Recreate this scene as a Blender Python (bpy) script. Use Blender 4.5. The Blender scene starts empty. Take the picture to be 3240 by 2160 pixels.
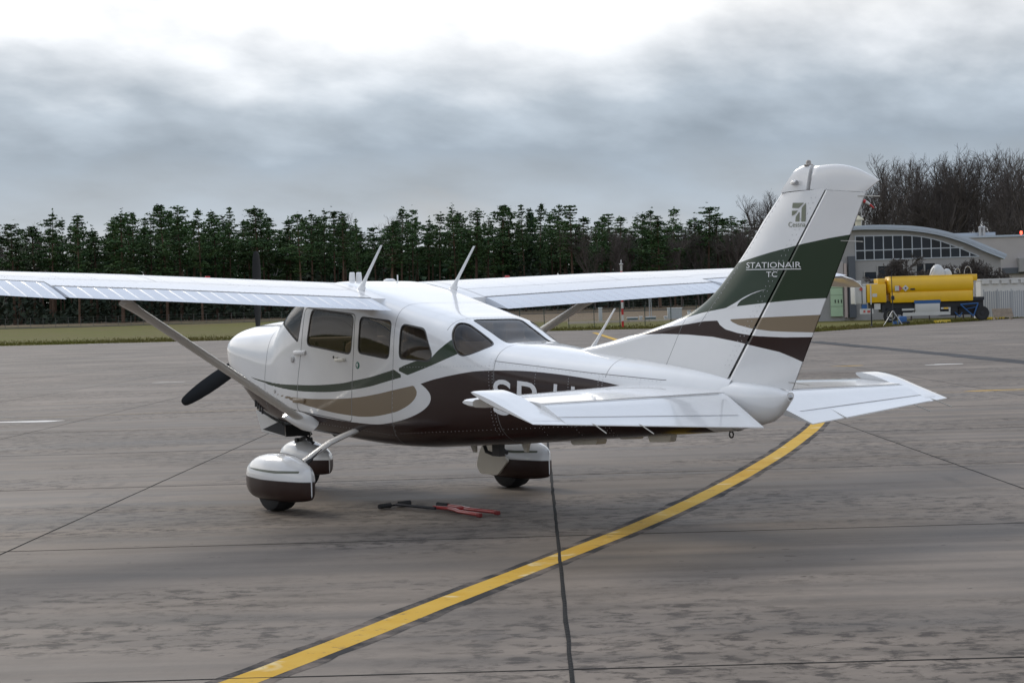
import bpy, bmesh, math, random
import numpy as np
from mathutils import Matrix, Vector
random.seed(7); RNG = np.random.default_rng(7)
sc = bpy.context.scene
COL = sc.collection
PI = math.pi
# ------------------------------------------------------------------ camera
FPX = 5754.656                       # focal length in pixels of the 3240 px wide photograph
CAMP = np.array([15.1162810, -8.94000887, 1.62582237])
YAW, PITCH, ROLL = 2.50185109, -0.0150824413, -0.0297886303
def _rot(yaw, pitch, roll):
    f = np.array([math.cos(pitch)*math.cos(yaw), math.cos(pitch)*math.sin(yaw), math.sin(pitch)])
    r = np.array([math.sin(yaw), -math.cos(yaw), 0.0]); u = np.cross(r, f)
    c, s = math.cos(roll), math.sin(roll)
    return np.array([c*r+s*u, -s*r+c*u, f])
CR = _rot(YAW, PITCH, ROLL)
cam_d = bpy.data.cameras.new('camera'); cam = bpy.data.objects.new('camera', cam_d); COL.objects.link(cam)
cam_d.sensor_width = 36.0; cam_d.lens = FPX/3240*36.0; cam_d.clip_start = 0.1; cam_d.clip_end = 6000
m = Matrix.Identity(4)
for i in range(3):
    m[i][0] = CR[0][i]; m[i][1] = CR[1][i]; m[i][2] = -CR[2][i]; m[i][3] = CAMP[i]
cam.matrix_world = m
sc.camera = cam
FWD = np.array([math.cos(YAW), math.sin(YAW), 0.0]); RGT = np.array([math.sin(YAW), -math.cos(YAW), 0.0])
def ray(px, py): return (px-1620)*CR[0]-(py-1080)*CR[1]+FPX*CR[2]
def at(px, py, D):                   # point on a pixel's ray whose depth is D metres
    return CAMP+ray(px, py)*(D/FPX)
def on_ground(px, py, z=0.0):
    d = ray(px, py); return CAMP+d*((z-CAMP[2])/d[2])
# ------------------------------------------------------------------ world, sun, exposure
SUN_EL, SUN_AZ = math.radians(36), YAW+math.radians(38)     # azimuth measured in the xy plane of this scene
world = bpy.data.worlds.new('World'); sc.world = world; world.use_nodes = True
wn = world.node_tree.nodes; wl = world.node_tree.links
for n in list(wn): wn.remove(n)
def WN(t, **k):
    n = wn.new(t)
    for a, v in k.items(): setattr(n, a, v)
    return n
def wmath(op, a, b=None, clamp=False):
    n = WN('ShaderNodeMath', operation=op); n.use_clamp = clamp
    for i, v in enumerate((a, b)):
        if v is None: continue
        if isinstance(v, (int, float)): n.inputs[i].default_value = v
        else: wl.new(v, n.inputs[i])
    return n.outputs[0]
out = WN('ShaderNodeOutputWorld'); bg = WN('ShaderNodeBackground'); bg.inputs[1].default_value = 1.0
wl.new(bg.outputs[0], out.inputs[0])
sky = WN('ShaderNodeTexSky', sky_type='NISHITA', sun_disc=False)
sky.sun_elevation = SUN_EL; sky.sun_rotation = math.pi/2-SUN_AZ
skm = WN('ShaderNodeMixRGB', blend_type='MULTIPLY'); skm.inputs[0].default_value = 1.0
wl.new(sky.outputs[0], skm.inputs[1]); skm.inputs[2].default_value = (.1, .1, .1, 1)
tc = WN('ShaderNodeTexCoord'); sep = WN('ShaderNodeSeparateXYZ'); wl.new(tc.outputs['Generated'], sep.inputs[0])
zc = wmath('MAXIMUM', sep.outputs[2], 0.0); den = wmath('ADD', zc, 0.34)
cx = wmath('DIVIDE', sep.outputs[0], den); cy = wmath('DIVIDE', sep.outputs[1], den)
cmb = WN('ShaderNodeCombineXYZ'); wl.new(cx, cmb.inputs[0]); wl.new(cy, cmb.inputs[1])
mp = WN('ShaderNodeMapping'); wl.new(cmb.outputs[0], mp.inputs[0])
mp.inputs['Rotation'].default_value = (0, 0, -YAW+math.radians(14)); mp.inputs['Scale'].default_value = (1, .8, 1); mp.inputs['Location'].default_value = (3.9, 2.2, .4)
nz = WN('ShaderNodeTexNoise'); wl.new(mp.outputs[0], nz.inputs['Vector'])
nz.inputs['Scale'].default_value = 1.9; nz.inputs['Detail'].default_value = 6; nz.inputs['Roughness'].default_value = .47; nz.inputs['Distortion'].default_value = .35
nz2 = WN('ShaderNodeTexNoise'); wl.new(mp.outputs[0], nz2.inputs['Vector'])
nz2.inputs['Scale'].default_value = 7.0; nz2.inputs['Detail'].default_value = 7; nz2.inputs['Roughness'].default_value = .5
# overcast layer: ragged grey band low down, thin and bright above it, a little lighter at the skyline
fade = wmath('SUBTRACT', 1.0, wmath('MULTIPLY', wmath('SUBTRACT', zc, .12), 3.0, True), True)
dsp = wmath('ADD', wmath('MULTIPLY', wmath('SUBTRACT', nz.outputs['Fac'], .5), .125), wmath('MULTIPLY', wmath('SUBTRACT', nz2.outputs['Fac'], .5), .05))
zz_ = wmath('MAXIMUM', wmath('ADD', zc, wmath('MULTIPLY', dsp, wmath('MULTIPLY', fade, wmath('MINIMUM', wmath('MULTIPLY', zc, 14.0), 1.0)))), 0.0)
ramp = WN('ShaderNodeValToRGB'); wl.new(zz_, ramp.inputs[0]); cr = ramp.color_ramp
cr.elements[0].position = 0.0; cr.elements[0].color = (.88, .87, .87, 1)
cr.elements[1].position = 1.0; cr.elements[1].color = (.52, .62, .80, 1)
for p, c in ((.022, (.72, .73, .76, 1)), (.05, (.41, .46, .525, 1)), (.085, (.30, .355, .425, 1)), (.118, (.40, .455, .52, 1)), (.15, (.72, .74, .77, 1)), (.185, (1.02, 1.0, .97, 1)), (.25, (.97, .96, .95, 1)), (.4, (.68, .745, .86, 1))):
    e = cr.elements.new(p); e.color = c
v1 = wmath('MULTIPLY', wmath('SUBTRACT', nz.outputs['Fac'], .5), .9)
v2 = wmath('MULTIPLY', wmath('SUBTRACT', nz2.outputs['Fac'], .5), .85)
gain = wmath('ADD', wmath('ADD', v1, v2), 1.0)
gain = wmath('MINIMUM', wmath('MAXIMUM', gain, .7), 1.5)
# thin cloud glows around the veiled sun
dts = WN('ShaderNodeVectorMath', operation='DOT_PRODUCT'); wl.new(tc.outputs['Generated'], dts.inputs[0])
dts.inputs[1].default_value = (math.cos(SUN_EL)*math.cos(SUN_AZ), math.cos(SUN_EL)*math.sin(SUN_AZ), math.sin(SUN_EL))
glow = wmath('MULTIPLY', wmath('POWER', wmath('MAXIMUM', dts.outputs['Value'], 0.0), 5.0), .4)
glow = wmath('MULTIPLY', glow, wmath('MINIMUM', wmath('MULTIPLY', wmath('SUBTRACT', zc, .06), 7.0), 1.0, True))
gain = wmath('ADD', gain, wmath('MAXIMUM', glow, 0.0))
cl = WN('ShaderNodeVectorMath', operation='SCALE'); wl.new(ramp.outputs[0], cl.inputs[0]); wl.new(gain, cl.inputs[3])
mixw = WN('ShaderNodeMixRGB'); mixw.inputs[0].default_value = .93
wl.new(skm.outputs[0], mixw.inputs[1]); wl.new(cl.outputs[0], mixw.inputs[2])
wl.new(mixw.outputs[0], bg.inputs[0])
sun_d = bpy.data.lights.new('sun', 'SUN'); sun_d.energy = 1.45; sun_d.angle = math.radians(17); sun_d.color = (1, .92, .80)
sun = bpy.data.objects.new('sun', sun_d); COL.objects.link(sun)
sv = Vector((math.cos(SUN_EL)*math.cos(SUN_AZ), math.cos(SUN_EL)*math.sin(SUN_AZ), math.sin(SUN_EL)))
sun.rotation_euler = sv.to_track_quat('Z', 'Y').to_euler()
sc.view_settings.view_transform = 'Standard'; sc.view_settings.look = 'None'; sc.view_settings.exposure = 0.2; sc.view_settings.gamma = 1
sc.view_settings.use_curve_mapping = False
sc.render.engine = 'CYCLES'
# ------------------------------------------------------------------ materials
MATS = {}
def mat(name, col, rough=.5, metal=0.0, spec=.5, coat=0.0, nscale=0, namp=0.0, bump=0.0, bscale=40, objvar=0.0, emis=None):
    """Principled material with procedural colour mottling, relief and per-object variation."""
    if name in MATS: return MATS[name]
    M = bpy.data.materials.new(name); M.use_nodes = True; nt = M.node_tree; b = nt.nodes['Principled BSDF']
    b.inputs['Base Color'].default_value = (*col, 1); b.inputs['Roughness'].default_value = rough
    b.inputs['Metallic'].default_value = metal; b.inputs['Specular IOR Level'].default_value = spec
    b.inputs['Coat Weight'].default_value = coat; b.inputs['Coat Roughness'].default_value = .06
    if emis: b.inputs['Emission Color'].default_value = (*emis[:3], 1); b.inputs['Emission Strength'].default_value = emis[3]
    src = None
    geo = nt.nodes.new('ShaderNodeTexCoord')
    if namp:
        n = nt.nodes.new('ShaderNodeTexNoise'); n.inputs['Scale'].default_value = nscale; n.inputs['Detail'].default_value = 5; n.inputs['Roughness'].default_value = .6
        nt.links.new(geo.outputs['Object'], n.inputs['Vector'])
        mr = nt.nodes.new('ShaderNodeMapRange'); nt.links.new(n.outputs['Fac'], mr.inputs[0])
        mr.inputs[1].default_value = .3; mr.inputs[2].default_value = .7; mr.inputs[3].default_value = 1-namp; mr.inputs[4].default_value = 1+namp
        src = mr.outputs[0]
    if objvar:
        oi = nt.nodes.new('ShaderNodeObjectInfo'); mr2 = nt.nodes.new('ShaderNodeMapRange'); nt.links.new(oi.outputs['Random'], mr2.inputs[0])
        mr2.inputs[3].default_value = 1-objvar; mr2.inputs[4].default_value = 1+objvar
        if src is None: src = mr2.outputs[0]
        else:
            mm = nt.nodes.new('ShaderNodeMath'); mm.operation = 'MULTIPLY'; nt.links.new(src, mm.inputs[0]); nt.links.new(mr2.outputs[0], mm.inputs[1]); src = mm.outputs[0]
    if src is not None:
        vm = nt.nodes.new('ShaderNodeVectorMath'); vm.operation = 'SCALE'; vm.inputs[0].default_value = col; nt.links.new(src, vm.inputs[3]); nt.links.new(vm.outputs[0], b.inputs['Base Color'])
    if bump:
        n = nt.nodes.new('ShaderNodeTexNoise'); n.inputs['Scale'].default_value = bscale; n.inputs['Detail'].default_value = 3
        nt.links.new(geo.outputs['Object'], n.inputs['Vector']); bp = nt.nodes.new('ShaderNodeBump'); bp.inputs['Strength'].default_value = bump; bp.inputs['Distance'].default_value = .02
        nt.links.new(n.outputs['Fac'], bp.inputs['Height']); nt.links.new(bp.outputs[0], b.inputs['Normal'])
    MATS[name] = M; return M
WHITE = mat('white_paint', (.72, .72, .715), .25, coat=1.0, nscale=2.5, namp=.035, bump=.05, bscale=2.2)
GREEN = mat('green_paint', (.018, .036, .017), .22, coat=.15, spec=.4, bump=.05, bscale=2.2)
TAN = mat('tan_paint', (.215, .165, .108), .25, coat=.15, spec=.4, bump=.05, bscale=2.2)
BROWN = mat('brown_paint', (.021, .0078, .0062), .22, coat=.12, spec=.35, bump=.06, bscale=2.2)
SEAM = mat('seam_gap', (.16, .16, .16), .7)
SEAL = mat('window_seal', (.05, .05, .05), .6)
BLACK = mat('black_rubber', (.016, .016, .017), .75, nscale=30, namp=.25)
PROPM = mat('propeller_black', (.008, .009, .010), .55, spec=.25)
GREYM = mat('grey_metal', (.42, .42, .42), .35, metal=.7)
DARKM = mat('dark_steel', (.05, .05, .05), .5, metal=.3)
LINING = mat('cabin_lining', (.30, .275, .24), .8)
SEATM = mat('seat_leather', (.34, .29, .23), .6)
STRUTW = mat('strut_paint', (.60, .585, .555), .3, coat=.3, nscale=3, namp=.05)
CREAM = mat('fairing_cream', (.62, .58, .50), .4)
LETW = mat('lettering_white', (.74, .74, .74), .35)
LETG = mat('lettering_olive', (.17, .185, .13), .4)
REDP = mat('red_paint', (.42, .012, .014), .3, coat=.3)
def glass(name, tint, rough=.02):
    M = bpy.data.materials.new(name); M.use_nodes = True; nt = M.node_tree
    for n in list(nt.nodes): nt.nodes.remove(n)
    o = nt.nodes.new('ShaderNodeOutputMaterial'); mx = nt.nodes.new('ShaderNodeMixShader'); g = nt.nodes.new('ShaderNodeBsdfGlossy'); t = nt.nodes.new('ShaderNodeBsdfTransparent'); fr = nt.nodes.new('ShaderNodeFresnel')
    fr.inputs[0].default_value = 1.55; g.inputs['Roughness'].default_value = rough; g.inputs['Color'].default_value = (1, 1, 1, 1); t.inputs[0].default_value = (*tint, 1)
    mul = nt.nodes.new('ShaderNodeMath'); mul.operation = 'MULTIPLY_ADD'; mul.inputs[1].default_value = .75; mul.inputs[2].default_value = .0; nt.links.new(fr.outputs[0], mul.inputs[0])
    nt.links.new(mul.outputs[0], mx.inputs[0]); nt.links.new(t.outputs[0], mx.inputs[1]); nt.links.new(g.outputs[0], mx.inputs[2]); nt.links.new(mx.outputs[0], o.inputs[0])
    return M
GLASS = glass('tinted_glass', (.66, .59, .50))
# ------------------------------------------------------------------ object helpers
def tag(o, label=None, cat=None, group=None, kind=None):
    if label: o['label'] = label
    if cat: o['category'] = cat
    if group: o['group'] = group
    if kind: o['kind'] = kind
    return o
def empty(name, loc=(0, 0, 0), rz=0.0, parent=None):
    o = bpy.data.objects.new(name, None); COL.objects.link(o); o.location = Vector([float(v) for v in loc]); o.rotation_euler = (0, 0, rz); o.parent = parent
    o.empty_display_size = .2
    return o
def link(name, me, parent=None):
    o = bpy.data.objects.new(name, me); COL.objects.link(o); o.parent = parent; return o
def mesh(name, V, Fc, mats, parent=None, smooth=False, mi=None, normals=None):
    me = bpy.data.meshes.new(name)
    me.from_pydata([tuple(float(c) for c in v) for v in V], [], [tuple(int(i) for i in f) for f in Fc])
    if not isinstance(mats, (list, tuple)): mats = [mats]
    for x in mats: me.materials.append(x)
    if mi is not None: me.polygons.foreach_set('material_index', np.asarray(mi, dtype=np.int32))
    if smooth: me.polygons.foreach_set('use_smooth', np.ones(len(me.polygons), dtype=bool))
    me.update()
    if normals is not None: me.normals_split_custom_set_from_vertices([tuple(float(c) for c in n) for n in normals])
    return link(name, me, parent)
class MB:
    """collects shapes into one mesh"""
    def __init__(s): s.v = []; s.f = []; s.mi = []
    def add(s, V, Fc, k=0):
        b = len(s.v); s.v += [tuple(map(float, p)) for p in V]; s.f += [tuple(i+b for i in f) for f in Fc]; s.mi += [k]*len(Fc); return s
    def box(s, lo, hi, k=0, bev=0):
        (x0, y0, z0), (x1, y1, z1) = lo, hi
        if not bev:
            V = [(x0, y0, z0), (x1, y0, z0), (x1, y1, z0), (x0, y1, z0), (x0, y0, z1), (x1, y0, z1), (x1, y1, z1), (x0, y1, z1)]
            return s.add(V, [(0, 3, 2, 1), (4, 5, 6, 7), (0, 1, 5, 4), (1, 2, 6, 5), (2, 3, 7, 6), (3, 0, 4, 7)], k)
        bm = bmesh.new(); bmesh.ops.create_cube(bm, size=1)
        for v in bm.verts: v.co = Vector(((x0+x1)/2+v.co.x*(x1-x0), (y0+y1)/2+v.co.y*(y1-y0), (z0+z1)/2+v.co.z*(z1-z0)))
        bmesh.ops.bevel(bm, geom=list(bm.edges), offset=bev, segments=2, affect='EDGES', profile=.5)
        bm.verts.ensure_lookup_table(); bm.faces.ensure_lookup_table()
        s.add([v.co[:] for v in bm.verts], [[v.index for v in f.verts] for f in bm.faces], k); bm.free(); return s
    def tube(s, P, R, n=8, k=0, caps=True, sq=None):
        """tube along points P with radii R (number or list); sq=(a,b) flattens the section"""
        P = [np.array(p, float) for p in P]
        R = [R]*len(P) if isinstance(R, (int, float)) else R
        rings = []; up0 = np.array([0, 0, 1.0])
        for i, p in enumerate(P):
            t = P[min(i+1, len(P)-1)]-P[max(i-1, 0)]; t = t/(np.linalg.norm(t)+1e-12)
            u = up0 if abs(t[2]) < .95 else np.array([1.0, 0, 0])
            a = np.cross(t, u); a /= np.linalg.norm(a); b = np.cross(a, t)
            fa, fb = sq if sq else (1, 1)
            rings.append([p+R[i]*(fa*math.cos(2*PI*j/n)*a+fb*math.sin(2*PI*j/n)*b) for j in range(n)])
        V = [q for r in rings for q in r]; Fc = []
        for i in range(len(P)-1):
            for j in range(n):
                Fc.append((i*n+j, i*n+(j+1) % n, (i+1)*n+(j+1) % n, (i+1)*n+j))
        if caps: Fc += [tuple(range(n))[::-1], tuple((len(P)-1)*n+j for j in range(n))]
        return s.add(V, Fc, k)
    def prism(s, poly, axis, a, b, k=0):
        """polygon (2D) extruded along axis from a to b"""
        n = len(poly)
        def P(q, t): return {0: (t, q[0], q[1]), 1: (q[0], t, q[1]), 2: (q[0], q[1], t)}[axis]
        V = [P(q, a) for q in poly]+[P(q, b) for q in poly]
        return s.add(V, [tuple(range(n)), tuple(range(2*n-1, n-1, -1))]+[(i, i+n, (i+1) % n+n, (i+1) % n) for i in range(n)], k)
    def lathe(s, prof, n=16, c=(0, 0, 0), k=0, axis=2):
        V = []; Fc = []
        for r, z in prof:
            for j in range(n):
                a = 2*PI*j/n; p = (r*math.cos(a), r*math.sin(a), z)
                if axis == 1: p = (p[0], p[2], p[1])
                if axis == 0: p = (p[2], p[0], p[1])
                V.append((p[0]+c[0], p[1]+c[1], p[2]+c[2]))
        for i in range(len(prof)-1):
            for j in range(n): Fc.append((i*n+j, i*n+(j+1) % n, (i+1)*n+(j+1) % n, (i+1)*n+j))
        Fc += [tuple(range(n))[::-1], tuple((len(prof)-1)*n+j for j in range(n))]
        return s.add(V, Fc, k)
    def build(s, name, mats, parent=None, smooth=False, fix=True):
        o = mesh(name, s.v, s.f, mats, parent, False, s.mi)
        if fix or smooth:
            bm = bmesh.new(); bm.from_mesh(o.data)
            if fix: bmesh.ops.recalc_face_normals(bm, faces=bm.faces)
            if smooth:
                for f in bm.faces: f.smooth = True
                for e in bm.edges:
                    if len(e.link_faces) == 2 and e.calc_face_angle(0) > .6: e.smooth = False
            bm.to_mesh(o.data); bm.free()
        return o
def pchip(x, y, xq):
    x = np.asarray(x, float); y = np.asarray(y, float); xq = np.asarray(xq, float)
    h = np.diff(x); d = np.diff(y)/h; m_ = np.zeros_like(y)
    for i in range(1, len(x)-1):
        if d[i-1]*d[i] > 0:
            w1 = 2*h[i]+h[i-1]; w2 = h[i]+2*h[i-1]; m_[i] = (w1+w2)/(w1/d[i-1]+w2/d[i])
    m_[0] = d[0]; m_[-1] = d[-1]
    i = np.clip(np.searchsorted(x, xq)-1, 0, len(x)-2); t = (xq-x[i])/h[i]
    return (2*t**3-3*t**2+1)*y[i]+(t**3-2*t**2+t)*h[i]*m_[i]+(-2*t**3+3*t**2)*y[i+1]+(t**3-t**2)*h[i]*m_[i+1]
def catmull(P, n=6, closed=False):
    P = [np.array(p, float) for p in P]; o = []; N = len(P)
    for i in range(N if closed else N-1):
        g = lambda j: P[j % N] if closed else P[min(max(j, 0), N-1)]
        a, b, c, d = g(i-1), g(i), g(i+1), g(i+2)
        for k in range(n):
            t = k/n; o.append(.5*((2*b)+(-a+c)*t+(2*a-5*b+4*c-d)*t*t+(-a+3*b-3*c+d)*t**3))
    if not closed: o.append(P[-1])
    return [tuple(p) for p in o]
def round_poly(P, r, n=5):
    P = [np.array(p, float) for p in P]; o = []; N = len(P)
    for i in range(N):
        a, b, c = P[i-1], P[i], P[(i+1) % N]
        ra = min(r, .45*np.linalg.norm(a-b)); rc = min(r, .45*np.linalg.norm(c-b))
        p = b+(a-b)/np.linalg.norm(a-b)*ra; q = b+(c-b)/np.linalg.norm(c-b)*rc
        for k in range(n+1):
            t = k/n; o.append((1-t)**2*p+2*t*(1-t)*b+t*t*q)
    return o
def sdf(P, U, Vv):
    """signed distance (negative inside) of 2D points (U,Vv) to polygon P"""
    P = np.array([tuple(p) for p in P]); d = np.full(len(U), 1e9); ins = np.zeros(len(U), bool); N = len(P)
    for i in range(N):
        a = P[i]; b = P[(i+1) % N]; e = b-a
        wx = U-a[0]; wy = Vv-a[1]; t = np.clip((wx*e[0]+wy*e[1])/(e@e+1e-12), 0, 1)
        d = np.minimum(d, np.hypot(wx-t*e[0], wy-t*e[1]))
        c = (a[1] > Vv) != (b[1] > Vv)
        if abs(e[1]) > 1e-12: ins ^= c & (U < a[0]+(Vv-a[1])/e[1]*e[0])
    return np.where(ins, -d, d)
class Skin:
    """triangle skin that can be cut exactly along zero lines of a field; keeps a part id and a material id per triangle"""
    def __init__(s, G):                                            # G: (nu, nv, 3) grid
        nu, nv, _ = G.shape; s.V = G.reshape(-1, 3).copy(); idx = np.arange(nu*nv).reshape(nu, nv)
        a = idx[:-1, :-1].ravel(); b = idx[1:, :-1].ravel(); c = idx[1:, 1:].ravel(); d = idx[:-1, 1:].ravel()
        s.T = np.concatenate([np.stack([a, b, c], 1), np.stack([a, c, d], 1)])
        s.prep()
    def prep(s):
        p = s.V[s.T]; fn = np.cross(p[:, 1]-p[:, 0], p[:, 2]-p[:, 0]); area = np.linalg.norm(fn, axis=1)
        keep = area > 1e-9; s.T = s.T[keep]; fn = fn[keep]
        key = np.round(s.V*2e4).astype(np.int64); _, inv = np.unique(key, axis=0, return_inverse=True); inv = inv.ravel()
        acc = np.zeros((inv.max()+1, 3))
        for k in range(3): np.add.at(acc, inv[s.T[:, k]], fn)
        n = acc[inv]; s.N = n/(np.linalg.norm(n, axis=1, keepdims=True)+1e-12)
        s.P = np.zeros(len(s.T), int); s.M = np.zeros(len(s.T), int)
    def cut(s, field):
        f = field(s.V).copy(); f[np.abs(f) < 1e-7] = 1e-7
        neg = f[s.T] < 0; cnt = neg.sum(1); oT = []; oP = []; oM = []; oI = []
        def put(T, src, ins): oT.append(T); oP.append(s.P[src]); oM.append(s.M[src]); oI.append(np.full(len(T), ins))
        for c, ins in ((0, False), (3, True)):
            k = np.where(cnt == c)[0]; put(s.T[k], k, ins)
        for c in (1, 2):
            k = np.where(cnt == c)[0]
            if not len(k): continue
            lone = neg[k] if c == 1 else ~neg[k]; j = lone.argmax(1); T = s.T[k]; r = np.arange(len(k))
            a, b, d = T[r, j], T[r, (j+1) % 3], T[r, (j+2) % 3]
            def mid(p, q):
                lo = np.minimum(p, q); hi = np.maximum(p, q); key = lo.astype(np.int64)*10**7+hi
                u, inv = np.unique(key, return_inverse=True); inv = inv.ravel(); lo = u//10**7; hi = u % 10**7
                t = (f_(lo)/(f_(lo)-f_(hi)))[:, None]; base = len(s.V)
                n = s.N[lo]*(1-t)+s.N[hi]*t
                s.V = np.concatenate([s.V, s.V[lo]*(1-t)+s.V[hi]*t]); s.N = np.concatenate([s.N, n/(np.linalg.norm(n, axis=1, keepdims=True)+1e-12)])
                return base+inv
            f_ = lambda i: f[i]
            p = mid(a, b); q = mid(a, d)
            put(np.stack([a, p, q], 1), k, c == 1); put(np.stack([p, b, d], 1), k, c != 1); put(np.stack([p, d, q], 1), k, c != 1)
        s.T = np.concatenate(oT); s.P = np.concatenate(oP); s.M = np.concatenate(oM)
        return np.concatenate(oI)
    def cent(s): return s.V[s.T].mean(1)
    def part(s, name, part, mats, parent, off=0.0, flip=False, sel=None):
        k = (s.P == part) if sel is None else sel
        T = s.T[k]; u, inv = np.unique(T, return_inverse=True); T = inv.reshape(-1, 3)
        V = s.V[u]+s.N[u]*off; N = s.N[u]
        if flip: T = T[:, ::-1]; N = -N
        M = s.M[k]; ids = sorted(set(M.tolist())) or [0]; lut = {v: i for i, v in enumerate(ids)}
        ml = [mats[i] for i in ids] if isinstance(mats, list) else [mats]
        mi = [lut[v] for v in M] if isinstance(mats, list) else [0]*len(T)
        return mesh(name, V, T, ml, parent, True, mi, N)
# ================================================================== ground
D1 = np.array([.7945, -.6072, 0]); D2 = np.array([.6072, .7945, 0])     # directions of the slab joints
A0, AP, T0, TP = 2.195, 4.03, 9.17, 4.965                              # joint offsets and pitches
GROT = math.atan2(D1[1], D1[0])
class NT_:
    """small helper to write node graphs"""
    def __init__(s, name):
        s.M = bpy.data.materials.new(name); s.M.use_nodes = True; s.t = s.M.node_tree; s.b = s.t.nodes['Principled BSDF']
    def n(s, typ, **k):
        x = s.t.nodes.new(typ)
        for a, v in k.items(): setattr(x, a, v)
        return x
    def l(s, a, b): s.t.links.new(a, b)
    def m(s, op, a, b=None, c=None, clamp=False):
        x = s.n('ShaderNodeMath', operation=op); x.use_clamp = clamp
        for i, v in enumerate((a, b, c)):
            if v is None: continue
            if isinstance(v, (int, float)): x.inputs[i].default_value = v
            else: s.l(v, x.inputs[i])
        return x.outputs[0]
    def noise(s, vec, scale, detail=5, rough=.55, dist=0):
        x = s.n('ShaderNodeTexNoise'); s.l(vec, x.inputs['Vector']); x.inputs['Scale'].default_value = scale; x.inputs['Detail'].default_value = detail; x.inputs['Roughness'].default_value = rough; x.inputs['Distortion'].default_value = dist
        return x.outputs['Fac']
    def map(s, vec, scale=(1, 1, 1), rot=(0, 0, 0), loc=(0, 0, 0)):
        x = s.n('ShaderNodeMapping'); s.l(vec, x.inputs[0]); x.inputs['Scale'].default_value = scale; x.inputs['Rotation'].default_value = rot; x.inputs['Location'].default_value = loc
        return x.outputs[0]
    def rng(s, v, a, b, c=0., d=1.):
        x = s.n('ShaderNodeMapRange'); s.l(v, x.inputs[0])
        for i, q in enumerate((a, b, c, d)): x.inputs[i+1].default_value = q
        return x.outputs[0]
    def mix(s, f, a, b, blend='MIX'):
        x = s.n('ShaderNodeMixRGB', blend_type=blend)
        for i, v in enumerate((f, a, b)):
            if isinstance(v, (int, float)): x.inputs[i].default_value = v
            elif isinstance(v, tuple): x.inputs[i].default_value = (*v, 1)
            else: s.l(v, x.inputs[i])
        return x.outputs[0]
def concrete(name, far=False):
    g = NT_(name); pos = g.n('ShaderNodeNewGeometry').outputs['Position']
    p = g.map(pos, rot=(0, 0, -GROT))                     # x along the long joints, y across them
    sep = g.n('ShaderNodeSeparateXYZ'); g.l(p, sep.inputs[0]); X, Y = sep.outputs[0], sep.outputs[1]
    big = g.noise(p, .16, 4); med = g.noise(p, .9, 6, .6); fine = g.noise(p, 14, 5, .7)
    str1 = g.noise(g.map(p, (1.5, .17, 1)), 1.0, 5, .55, .25); str2 = g.noise(g.map(p, (3.4, .30, 1), loc=(5, 2, 0)), 1.0, 4, .5, .2)
    base = g.mix(g.rng(big, .35, .65), (.134, .109, .087), (.196, .161, .130))
    base = g.mix(g.rng(med, .35, .7), base, (.33, .30, .272), 'MIX') if False else base
    k = g.m('MULTIPLY', g.rng(med, .3, .7, .84, 1.12), g.rng(fine, .3, .7, .955, 1.045))
    k = g.m('MULTIPLY', k, g.rng(str1, .40, .70, 1.10, .60)); k = g.m('MULTIPLY', k, g.rng(str2, .45, .72, 1.07, .70))
    if not far:
        oi = g.n('ShaderNodeObjectInfo').outputs['Random']; k = g.m('MULTIPLY', k, g.rng(oi, 0, 1, .93, 1.07))
    sc_ = g.n('ShaderNodeVectorMath', operation='SCALE'); g.l(base, sc_.inputs[0]); g.l(k, sc_.inputs[3]); col = sc_.outputs[0]
    # scraped, oily blotches gathered in patches; grime that follows the joints
    bl = g.noise(g.map(p, (1.5, 1.0, 1)), 5.5, 7, .72, .35); ms = g.noise(g.map(p, (1, .6, 1), loc=(1.3, 7.1, 0)), .36, 3, .5)
    blm = g.m('MULTIPLY', g.rng(bl, .495, .60), g.rng(ms, .44, .54), clamp=True)
    col = g.mix(g.m('MULTIPLY', blm, .86), col, (.028, .020, .015))
    fy_ = g.m('SUBTRACT', g.m('FRACT', g.m('DIVIDE', g.m('SUBTRACT', Y, A0-.40), AP)), .0)
    dj = g.m('MULTIPLY', g.m('ABSOLUTE', g.m('SUBTRACT', g.m('FRACT', g.m('ADD', fy_, .5)), .5)), AP)
    gr = g.m('MULTIPLY', g.rng(dj, .025, .075, 1, 0), g.rng(g.noise(g.map(p, (.9, .4, 1), loc=(2, 0, 0)), 1.3, 5, .7), .47, .66), clamp=True)
    col = g.mix(g.m('MULTIPLY', gr, .7), col, (.07, .06, .052))
    dots = g.noise(g.map(p, (1, .8, 1)), 9, 2, .5); col = g.mix(g.m('MULTIPLY', g.rng(dots, .70, .735), .8, clamp=True), col, (.06, .045, .035))
    if far:
        for ax, off, pitch, w in ((Y, A0, AP, .022), (X, T0, TP, .018)):
            f_ = g.m('FRACT', g.m('ADD', g.m('DIVIDE', g.m('SUBTRACT', ax, off), pitch), .5)); d_ = g.m('MULTIPLY', g.m('ABSOLUTE', g.m('SUBTRACT', f_, .5)), pitch)
            col = g.mix(g.rng(d_, w*.6, w, .75, 0), col, (.05, .05, .05))
    g.l(col, g.b.inputs['Base Color'])
    g.l(g.rng(str1, .4, .7, .72, .52), g.b.inputs['Roughness']); g.b.inputs['Specular IOR Level'].default_value = .26
    bp = g.n('ShaderNodeBump'); bp.inputs['Strength'].default_value = .25; bp.inputs['Distance'].default_value = .01; g.l(g.m('ADD', fine, g.m('MULTIPLY', blm, -.6)), bp.inputs['Height']); g.l(bp.outputs[0], g.b.inputs['Normal'])
    return g.M
CONC = concrete('concrete_slab'); CONCF = concrete('concrete_far', True)
def terr(D): return np.interp(D, [0, 172, 240, 330, 372, 400, 600, 1200, 4000], [-.06, -.05, .3, .95, 1.6, 2.3, 3.6, 5, 5])
g = NT_('field_grass'); pos = g.n('ShaderNodeNewGeometry').outputs['Position']
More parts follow.
